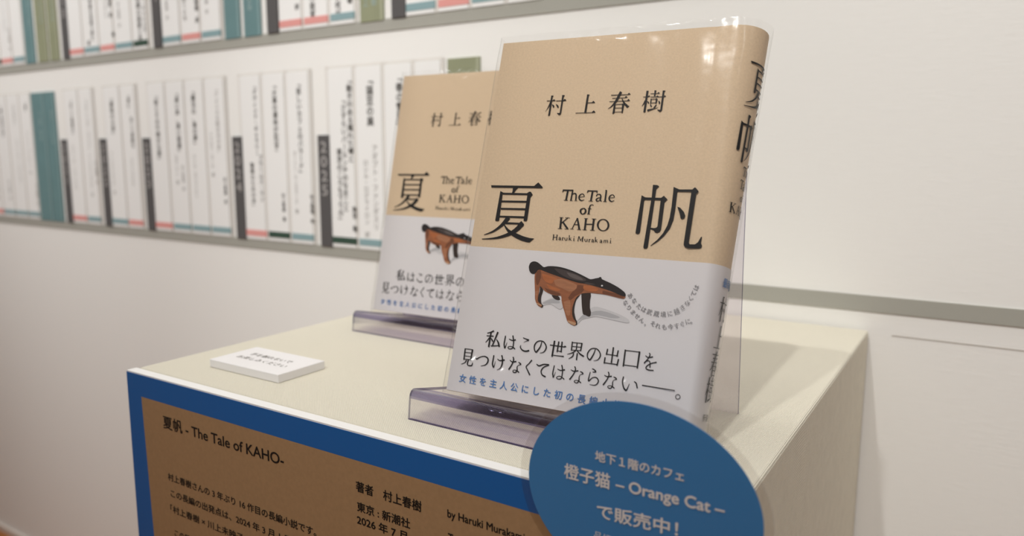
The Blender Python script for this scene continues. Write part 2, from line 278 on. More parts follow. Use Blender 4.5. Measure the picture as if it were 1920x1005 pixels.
GLYPH={
'natsu':'P746,11359 3418,11381 3632,11584 3944,11318 3911,11272 791,11235;P2131,11275 2491,11283 2363,11165 2231,10949 2129,10920 2156,11082;P1394,11051 1606,10959 1560,10853 1603,9407 1544,9374 1394,9367 1363,9415;P3050,10972 3181,11063 3274,11054 3407,10906 3297,10751 3311,9523 3270,9446 3124,9446 3099,9494 3091,10859;P1563,10958 3113,10970 3130,10872 1581,10858;P1554,10524 3101,10555 3118,10453 1571,10427;P1585,10111 3108,10145 3126,10044 1602,10015;P1577,9675 3101,9702 3119,9597 1593,9583;R2026,9672 2000,9620 1963,9547 1920,9466 1871,9388 1818,9312 1757,9231 1691,9152 1617,9075 1537,9001 1449,8930 1355,8861 1257,8798 1140,8734 1007,8672 884,8618 798,8580|2269,9536 2234,9490 2182,9423 2120,9344 2052,9268 1979,9196 1901,9123 1815,9049 1726,8978 1632,8909 1534,8841 1429,8776 1317,8718 1185,8665 1039,8618 906,8579 814,8552;P2025,9331 2850,9339 2866,9245 2044,9229;P2979,9440 3167,9271 3139,9168 2964,9167 2799,9272;R2885,9344 2851,9291 2804,9219 2750,9141 2689,9070 2619,9003 2539,8935 2450,8869 2350,8805 2232,8741 2097,8678 1957,8618 1821,8566 1692,8523 1564,8487 1434,8456 1299,8428 1144,8402 975,8380 821,8361 713,8349|3134,9184 3095,9137 3037,9067 2964,8985 2881,8907 2793,8837 2697,8769 2590,8703 2470,8640 2335,8582 2186,8528 2032,8479 1883,8437 1742,8405 1604,8381 1465,8362 1323,8345 1162,8332 987,8322 831,8315 722,8310;R1927,9186 1967,9132 2024,9054 2089,8970 2153,8896 2210,8839 2266,8791 2326,8746 2397,8700 2480,8653 2572,8606 2668,8562 2765,8521 2864,8482 2968,8445 3073,8411 3178,8381 3287,8358 3397,8340 3490,8327 3554,8318|1973,9217 2024,9171 2098,9105 2178,9037 2250,8982 2309,8945 2364,8916 2421,8890 2487,8862 2567,8832 2656,8802 2751,8771 2846,8741 2943,8710 3042,8679 3139,8649 3230,8625 3324,8604 3423,8585 3514,8570 3579,8558;P3527,8552 3899,8536 3641,8312 3524,8328',
'ho':'P9450,11043 9667,10936 9618,10738 9625,9218 9595,9105 9503,9081 9403,9113 9398,9206 9451,10922;P9571,10941 10515,10943 10531,10821 9589,10813;P10436,10922 10583,11050 10792,10870 10657,10717 10661,9365 10609,9252 10488,9190 10372,9221 10304,9310 10127,9367 10126,9431 10307,9421 10416,9445 10462,9522 10455,10691;P9959,11586 10187,11576 10289,11518 10157,11376 10118,8468 10072,8391 9941,8382 9896,8435 9980,11013;P11005,11509 11307,11386 11224,11236 11234,10386 11210,9870 11085,9424 10841,9044 10581,8772 10259,8532 10238,8549 10534,8843 10785,9188 10938,9563 11013,9972 11033,10526 11021,11267;P11197,11383 11975,11403 11991,11279 11213,11265;P11908,11364 12034,11507 12097,11487 12262,11308 12147,11169 12088,8790 12149,8729 12395,8744 12523,8852 12637,9127 12684,9112 12667,8825 12734,8704 12712,8596 12612,8554 12102,8532 11935,8582 11858,8686 11855,8794 11908,11218;P11315,10529 11458,10487 11664,10293 11759,10114 11724,9967 11621,9925 11542,9977 11480,10176',
'mura':'P3384,16159 3727,16153 3732,16119 3391,16117;P3717,16153 3806,16220 3908,16141 3891,16123 3722,16121;P3600,16435 3736,16427 3741,16398 3703,16362 3701,15335 3658,15289 3593,15296 3600,15337 3606,16337;R3590,16088 3580,16049 3566,15994 3550,15934 3534,15879 3520,15833 3507,15790 3492,15748 3476,15707 3454,15663 3428,15618 3404,15579 3388,15551|3669,16055 3656,16018 3636,15964 3614,15905 3593,15852 3572,15808 3551,15768 3529,15728 3505,15690 3478,15648 3448,15605 3421,15568 3402,15541;P3722,15936 3817,15905 3884,15837 3880,15762 3843,15744 3797,15783;P3938,16140 4393,16140 4399,16102 3944,16102;P4353,16145 4450,16216 4541,16138 4531,16112 4360,16103;P4247,16435 4396,16430 4411,16401 4359,16356 4353,15412 4315,15339 4241,15312 4183,15360 4106,15409 4112,15437 4193,15426 4269,15442 4265,16350;P3947,15939 4055,15907 4150,15810 4147,15735 4095,15722 4044,15795',
'kami':'P5706,16417 5841,16406 5850,16375 5813,16339 5811,15421 5700,15424 5712,16315;P5813,15966 6078,15972 6083,15935 5819,15929;P6041,15964 6122,16053 6220,15967 6218,15938 6046,15932;P5199,15418 6160,15424 6165,15391 5204,15385;P6123,15422 6221,15525 6330,15420 6318,15402 6128,15392',
'haru':'P7068,16341 7976,16340 7981,16305 7073,16302;P7958,16333 8034,16415 8144,16326 7961,16307;P7153,16167 7843,16176 7848,16144 7158,16134;P7824,16170 7901,16251 8000,16170 7828,16143;P7023,15989 8004,16005 8009,15970 7028,15958;P7986,15996 8051,16090 8158,15990 7989,15972;R7530,16521 7514,16479 7491,16420 7464,16353 7439,16287 7414,16224 7390,16158 7366,16096 7342,16039 7316,15986 7289,15934 7261,15885 7234,15839 7207,15799 7182,15763 7156,15730 7128,15699 7093,15668 7054,15638 7018,15611 6992,15593|7654,16454 7637,16414 7611,16355 7583,16289 7556,16226 7531,16164 7506,16099 7479,16034 7448,15974 7411,15920 7371,15872 7332,15830 7294,15791 7260,15755 7228,15722 7195,15693 7160,15665 7119,15637 7074,15612 7033,15591 7005,15576;R7675,16126 7688,16094 7706,16048 7728,15996 7753,15947 7778,15903 7806,15860 7836,15818 7869,15779 7907,15742 7948,15710 7983,15684 8006,15666|7710,16139 7729,16109 7756,16067 7787,16021 7818,15980 7847,15945 7879,15910 7910,15877 7940,15850 7972,15824 8007,15799 8041,15777 8066,15760;P7991,15753 8163,15709 8059,15620 7976,15657;P7298,15853 7393,15811 7391,15353 7337,15310 7281,15317 7290,15365;P7743,15848 7853,15835 7859,15787 7846,15361 7816,15336 7769,15353 7777,15401;P7361,15828 7774,15834 7779,15799 7366,15794;P7359,15636 7774,15634 7778,15601 7364,15605;P7371,15418 7785,15415 7790,15385 7376,15389',
'ki':'P8829,16178 9076,16182 9081,16150 8834,16145;P9057,16189 9135,16238 9200,16178 9062,16152;P8962,16490 9084,16475 9063,16419 9054,15377 9020,15343 8943,15351 8947,15389 8959,16413;R8931,15979 8922,15949 8909,15905 8894,15858 8879,15815 8863,15776 8844,15738 8826,15704 8814,15680|9019,15926 9001,15901 8976,15865 8947,15825 8921,15788 8896,15754 8870,15719 8847,15689 8831,15668;P9054,15931 9143,15905 9189,15840 9167,15797 9115,15833;P9188,16337 9565,16336 9570,16303 9192,16306;P9547,16329 9604,16397 9684,16318 9551,16302;P9375,16492 9479,16488 9475,16450 9455,16174 9389,16177 9384,16396;P9212,16164 9832,16154 9837,16120 9216,16131;P9495,16163 9572,16217 9645,16158;P9234,16068 9294,16046 9291,15789 9249,15775 9238,15800;P9491,16049 9544,16076 9604,16016 9578,15818 9546,15781 9510,15797 9511,16010;P9266,16042 9529,16044 9534,16009 9270,16009;P9283,15847 9537,15848 9541,15815 9287,15816;R9240,15730 9245,15721 9253,15708 9260,15694 9267,15680 9275,15664 9284,15644 9293,15626 9299,15613|9278,15755 9286,15748 9296,15737 9309,15723 9321,15707 9333,15689 9346,15670 9357,15652 9365,15640;R9562,15746 9545,15724 9521,15693 9495,15660 9475,15632 9461,15609 9451,15590 9444,15574 9439,15563|9599,15719 9586,15695 9567,15659 9548,15621 9531,15591 9518,15570 9507,15553 9497,15539 9490,15529;P9126,15470 9170,15498 9428,15538 9675,15587 9683,15568 9472,15495 9238,15410 9168,15374;P9806,16465 9937,16460 9948,16431 9904,16385 9907,15448 9871,15374 9809,15347 9739,15387 9655,15455 9662,15474 9767,15452 9812,15470 9812,16379;P9795,16156 9942,16165 9947,16127 9799,16121;P9906,16157 9946,16213 10028,16147 9911,16125;P9648,15929 9725,15908 9764,15831 9744,15765 9696,15776',
'c6':'R2004,3282 2049,3295 2115,3314 2186,3335 2248,3356 2299,3378 2343,3402 2380,3422 2405,3436|1987,3317 2031,3334 2094,3358 2160,3385 2215,3410 2256,3435 2294,3460 2326,3484 2349,3501;R1987,3140 2413,3160|1983,3183 2407,3215;R2182,3383 2169,2592|2260,3381 2261,2591;R2153,3106 2139,3080 2119,3042 2096,3000 2073,2960 2046,2919 2016,2875 1987,2835 1968,2807|2216,3078 2199,3053 2176,3016 2148,2975 2119,2936 2086,2896 2049,2855 2015,2819 1991,2793;R2241,3058 2256,3042 2277,3019 2298,2995 2315,2973 2329,2952 2345,2928 2360,2904 2370,2887|2264,3081 2285,3070 2314,3055 2347,3037 2376,3014 2398,2988 2416,2959 2430,2934 2439,2917;R2587,3446 2574,3393 2555,3317 2532,3227 2508,3135 2479,3028 2445,2907 2413,2796 2391,2718|2676,3426 2660,3373 2637,3298 2611,3210 2583,3118 2551,3012 2516,2891 2482,2780 2460,2703;R2332,2637 2376,2643 2439,2652 2509,2663 2575,2674 2642,2686 2711,2701 2772,2714 2815,2723|2322,2691 2366,2697 2429,2704 2499,2713 2564,2722 2630,2732 2699,2745 2761,2756 2804,2764;R2598,3031 2619,3002 2649,2961 2681,2915 2708,2871 2733,2820 2759,2761 2783,2706 2799,2667|2630,3054 2659,3030 2701,2997 2747,2955 2788,2908 2820,2851 2847,2789 2869,2732 2885,2693;R3087,3298 3084,3254 3080,3191 3076,3121 3074,3057 3071,3002 3068,2947 3068,2893 3074,2837 3089,2778 3111,2718 3132,2667 3147,2631|3142,3295 3141,3251 3139,3188 3137,3119 3136,3055 3135,2999 3134,2946 3135,2895 3142,2847 3159,2796 3183,2741 3207,2692 3224,2657;R3212,2638 3219,2673 3229,2722 3239,2776 3248,2824 3255,2866 3261,2907 3266,2942 3269,2967|3158,2650 3170,2683 3186,2731 3203,2784 3218,2830 3229,2871 3238,2911 3246,2945 3252,2969;R3343,3136 3378,3124 3430,3105 3490,3087 3550,3079 3611,3085 3673,3101 3725,3117 3761,3128|3356,3170 3393,3160 3444,3146 3500,3133 3548,3130 3595,3139 3649,3157 3698,3176 3733,3190;R3506,3351 3525,3296 3553,3218 3581,3132 3601,3055 3612,2985 3618,2912 3621,2848 3623,2803|3572,3368 3590,3313 3617,3233 3645,3145 3665,3064 3674,2989 3677,2914 3677,2849 3678,2804;R3623,2863 3623,2837 3624,2800 3621,2763 3612,2737 3594,2719 3565,2701 3532,2686 3502,2677 3471,2674 3437,2677 3406,2684 3390,2691 3384,2699 3382,2713 3387,2729 3397,2742 3420,2753 3457,2764 3497,2771 3535,2772 3569,2766 3603,2754 3637,2738 3667,2723 3693,2707 3718,2690 3741,2673 3757,2660|3671,2864 3672,2838 3675,2799 3674,2755 3661,2714 3631,2683 3593,2660 3552,2643 3512,2632 3470,2630 3427,2636 3389,2647 3359,2663 3343,2689 3342,2717 3352,2745 3373,2768 3406,2783 3447,2795 3492,2802 3536,2806 3578,2802 3620,2794 3659,2783 3695,2770 3729,2754 3759,2735 3784,2718 3800,2706;R4144,3291 4180,3282 4231,3270 4287,3257 4338,3244 4383,3230 4427,3216 4466,3203 4492,3194|4155,3331 4191,3324 4243,3313 4300,3302 4351,3293 4397,3286 4444,3280 4485,3276 4513,3272;R4482,3248 4463,3238 4436,3225 4403,3208 4369,3189 4330,3165 4285,3138 4245,3112 4216,3095|4507,3192 4486,3188 4455,3182 4421,3174 4385,3163 4345,3144 4299,3119 4257,3096 4228,3080;R4064,2920 4059,2899 4050,2867 4047,2828 4057,2787 4083,2749 4119,2712 4162,2679 4208,2652 4258,2634 4311,2622 4366,2616 4421,2617 4481,2628 4540,2648 4591,2667 4625,2681|4097,2917 4098,2894 4097,2864 4101,2834 4112,2809 4134,2784 4166,2754 4203,2728 4240,2708 4279,2695 4323,2686 4368,2683 4411,2684 4457,2695 4508,2714 4556,2734 4591,2748;R5219,3245 5212,3197 5203,3130 5189,3057 5170,2992 5143,2934 5107,2875 5070,2820 5039,2776 5016,2742 5002,2720 4999,2716 5009,2717 4997,2722 4972,2743 4946,2772 4926,2807 4910,2849 4897,2898 4891,2950 4893,2997 4905,3044 4926,3094 4953,3139 4984,3176 5020,3205 5063,3227 5108,3243 5154,3252 5201,3254 5249,3250 5296,3239 5338,3219 5380,3185 5423,3139 5461,3089 5486,3043 5498,3004 5500,2964 5495,2924 5485,2884 5471,2846 5450,2808 5424,2773 5394,2744 5353,2719 5301,2699 5251,2682 5216,2671|5258,3241 5255,3193 5251,3125 5243,3048 5227,2976 5200,2910 5166,2846 5130,2788 5101,2743 5081,2709 5064,2681 5036,2656 4989,2652 4951,2671 4919,2703 4890,2743 4867,2786 4850,2834 4836,2889 4828,2948 4831,3006 4846,3062 4872,3117 4905,3168 4943,3211 4987,3245 5038,3272 5092,3291 5146,3301 5201,3305 5258,3302 5316,3290 5372,3265 5425,3226 5476,3175 5519,3120 5550,3065 5565,3013 5567,2961 5559,2912 5544,2867 5523,2824 5494,2782 5460,2745 5420,2713 5370,2689 5312,2671 5260,2658 5224,2648;R5718,3117 6546,3115|5718,3161 6545,3165;R5898,3381 5884,2575|5982,3379 5965,2574;R770,2340 795,1726|843,2341 868,1728;R1222,2347 1215,1743|1309,2345 1287,1742;R811,2301 1269,2311|809,2338 1267,2351;R810,2115 1249,2132|808,2146 1247,2163;R827,1930 1248,1939|826,1960 1247,1969;R824,1755 1242,1781|821,1789 1240,1814;R959,1755 953,1727 945,1689 932,1649 909,1615 863,1580 798,1542 733,1508 688,1484|1027,1742 1018,1715 1007,1675 986,1628 950,1584 891,1547 819,1512 749,1483 702,1463;R1080,1786 1073,1742 1062,1679 1053,1611 1054,1556 1066,1516 1088,1485 1120,1463 1160,1451 1212,1445 1276,1447 1340,1457 1394,1484 1418,1532 1419,1584 1413,1631 1409,1663|1152,1776 1142,1732 1128,1670 1117,1607 1115,1561 1123,1535 1134,1518 1149,1508 1172,1502 1213,1499 1267,1504 1317,1513 1345,1524 1359,1545 1370,1586 1376,1631 1380,1663;R1516,1918 1523,1905 1535,1880 1565,1851 1620,1847 1668,1873 1715,1911 1764,1951 1816,1983 1874,2008 1939,2031 2003,2047 2059,2051 2112,2043 2164,2025 2209,2001 2239,1976 2257,1947 2268,1908 2271,1865 2267,1823 2256,1783 2237,1742 2210,1702 2175,1668 2119,1636 2043,1605 1969,1580 1918,1561|1573,1944 1583,1930 1594,1913 1598,1908 1597,1908 1625,1922 1673,1953 1729,1991 1789,2023 1852,2049 1920,2075 1990,2094 2059,2103 2126,2098 2193,2081 2254,2055 2302,2019 2333,1971 2347,1918 2348,1863 2340,1811 2323,1763 2296,1714 2258,1669 2209,1629 2140,1598 2058,1572 1981,1552 1928,1538;R2574,2211 2572,2163 2570,2094 2568,2018 2566,1950 2564,1893 2560,1837 2559,1782 2567,1728 2589,1674 2619,1623 2649,1582 2668,1553|2637,2210 2636,2162 2634,2093 2633,2017 2633,1949 2631,1890 2629,1836 2631,1787 2639,1744 2658,1701 2687,1658 2718,1620 2739,1592;R2728,1569 2731,1603 2737,1651 2743,1704 2748,1752 2751,1797 2754,1842 2756,1881 2757,1908|2679,1576 2687,1609 2699,1656 2711,1708 2720,1755 2727,1799 2733,1843 2737,1882 2740,1909;R2837,2028 2864,2013 2904,1989 2956,1966 3018,1956 3091,1965 3173,1986 3247,2008 3298,2023|2858,2060 2887,2046 2927,2027 2971,2011 3016,2007 3074,2020 3148,2045 3219,2072 3268,2090;R3036,2260 3051,2228 3072,2184 3094,2132 3110,2078 3121,2017 3130,1948 3135,1879 3133,1816 3125,1757 3112,1699 3093,1646 3069,1601 3034,1564 2987,1532 2941,1507 2909,1488|3103,2284 3118,2252 3140,2206 3163,2150 3181,2090 3194,2026 3204,1954 3209,1880 3205,1811 3191,1746 3169,1684 3140,1627 3105,1578 3059,1539 3004,1510 2953,1488 2919,1472;R3579,2069 3603,2052 3638,2027 3684,2002 3740,1988 3805,1992 3876,2008 3940,2026 3984,2037|3602,2098 3629,2083 3664,2062 3704,2045 3742,2038 3792,2046 3856,2064 3917,2085 3960,2099;R3714,2259 3727,2232 3746,2196 3761,2156 3767,2112 3761,2060 3747,1999 3727,1935 3703,1870 3671,1801 3630,1725 3592,1657 3565,1609|3781,2282 3792,2256 3810,2217 3826,2167 3832,2111 3824,2051 3809,1986 3788,1919 3764,1852 3733,1778 3695,1700 3660,1630 3636,1581;R4088,2032 4104,2023 4127,2009 4150,1995 4170,1982 4191,1970 4210,1960 4217,1958 4221,1969 4211,1959 4178,1939 4137,1916 4104,1892 4081,1869 4061,1846 4046,1819 4037,1787 4038,1748 4047,1709 4055,1672 4056,1642 4048,1611 4035,1577 4018,1548 4001,1530 3979,1522 3946,1518 3914,1520 3896,1524 3888,1532 3880,1550 3878,1571 3881,1584 3894,1593 3918,1602 3949,1608 3980,1608 4011,1602 4046,1591 4081,1576 4112,1562 4138,1548 4162,1533 4184,1519 4199,1508|4102,2060 4121,2056 4148,2050 4178,2043 4204,2033 4227,2022 4252,2008 4276,1983 4273,1942 4239,1920 4197,1906 4154,1892 4122,1874 4105,1854 4094,1833 4089,1810 4087,1785 4092,1757 4105,1721 4117,1680 4119,1637 4109,1595 4091,1555 4066,1518 4034,1489 3992,1474 3946,1470 3903,1474 3867,1487 3845,1513 3837,1544 3838,1576 3851,1603 3876,1621 3909,1632 3945,1639 3982,1641 4020,1638 4061,1629 4101,1619 4137,1608 4169,1595 4198,1579 4222,1566 4238,1557;R4805,2273 4786,2238 4760,2189 4729,2134 4697,2083 4659,2038 4612,1992 4570,1944 4546,1890 4553,1837 4580,1793 4614,1751 4649,1706 4689,1648 4739,1580 4785,1518 4816,1475|4869,2242 4846,2209 4813,2162 4775,2110 4738,2059 4697,2011 4652,1964 4617,1920 4602,1884 4608,1855 4631,1823 4666,1785 4704,1739 4748,1682 4800,1617 4848,1557 4882,1515;R5120,2072 5145,2055 5183,2028 5233,2003 5297,1995 5362,2015 5424,2050 5486,2084 5546,2106 5618,2114 5701,2114 5778,2110 5832,2108|5145,2107 5173,2093 5212,2073 5252,2059 5288,2056 5332,2070 5391,2100 5458,2134 5531,2160 5613,2172 5701,2177 5779,2179 5833,2181;R5796,2133 5749,2114 5680,2087 5605,2053 5543,2013 5497,1967 5459,1915 5432,1859 5418,1803 5421,1746 5438,1687 5467,1633 5505,1586 5560,1551 5626,1528 5686,1512 5725,1501|5812,2101 5767,2080 5701,2049 5633,2014 5580,1977 5541,1936 5508,1891 5484,1844 5473,1800 5477,1755 5494,1707 5520,1662 5550,1629 5591,1606 5648,1590 5706,1577 5747,1568',
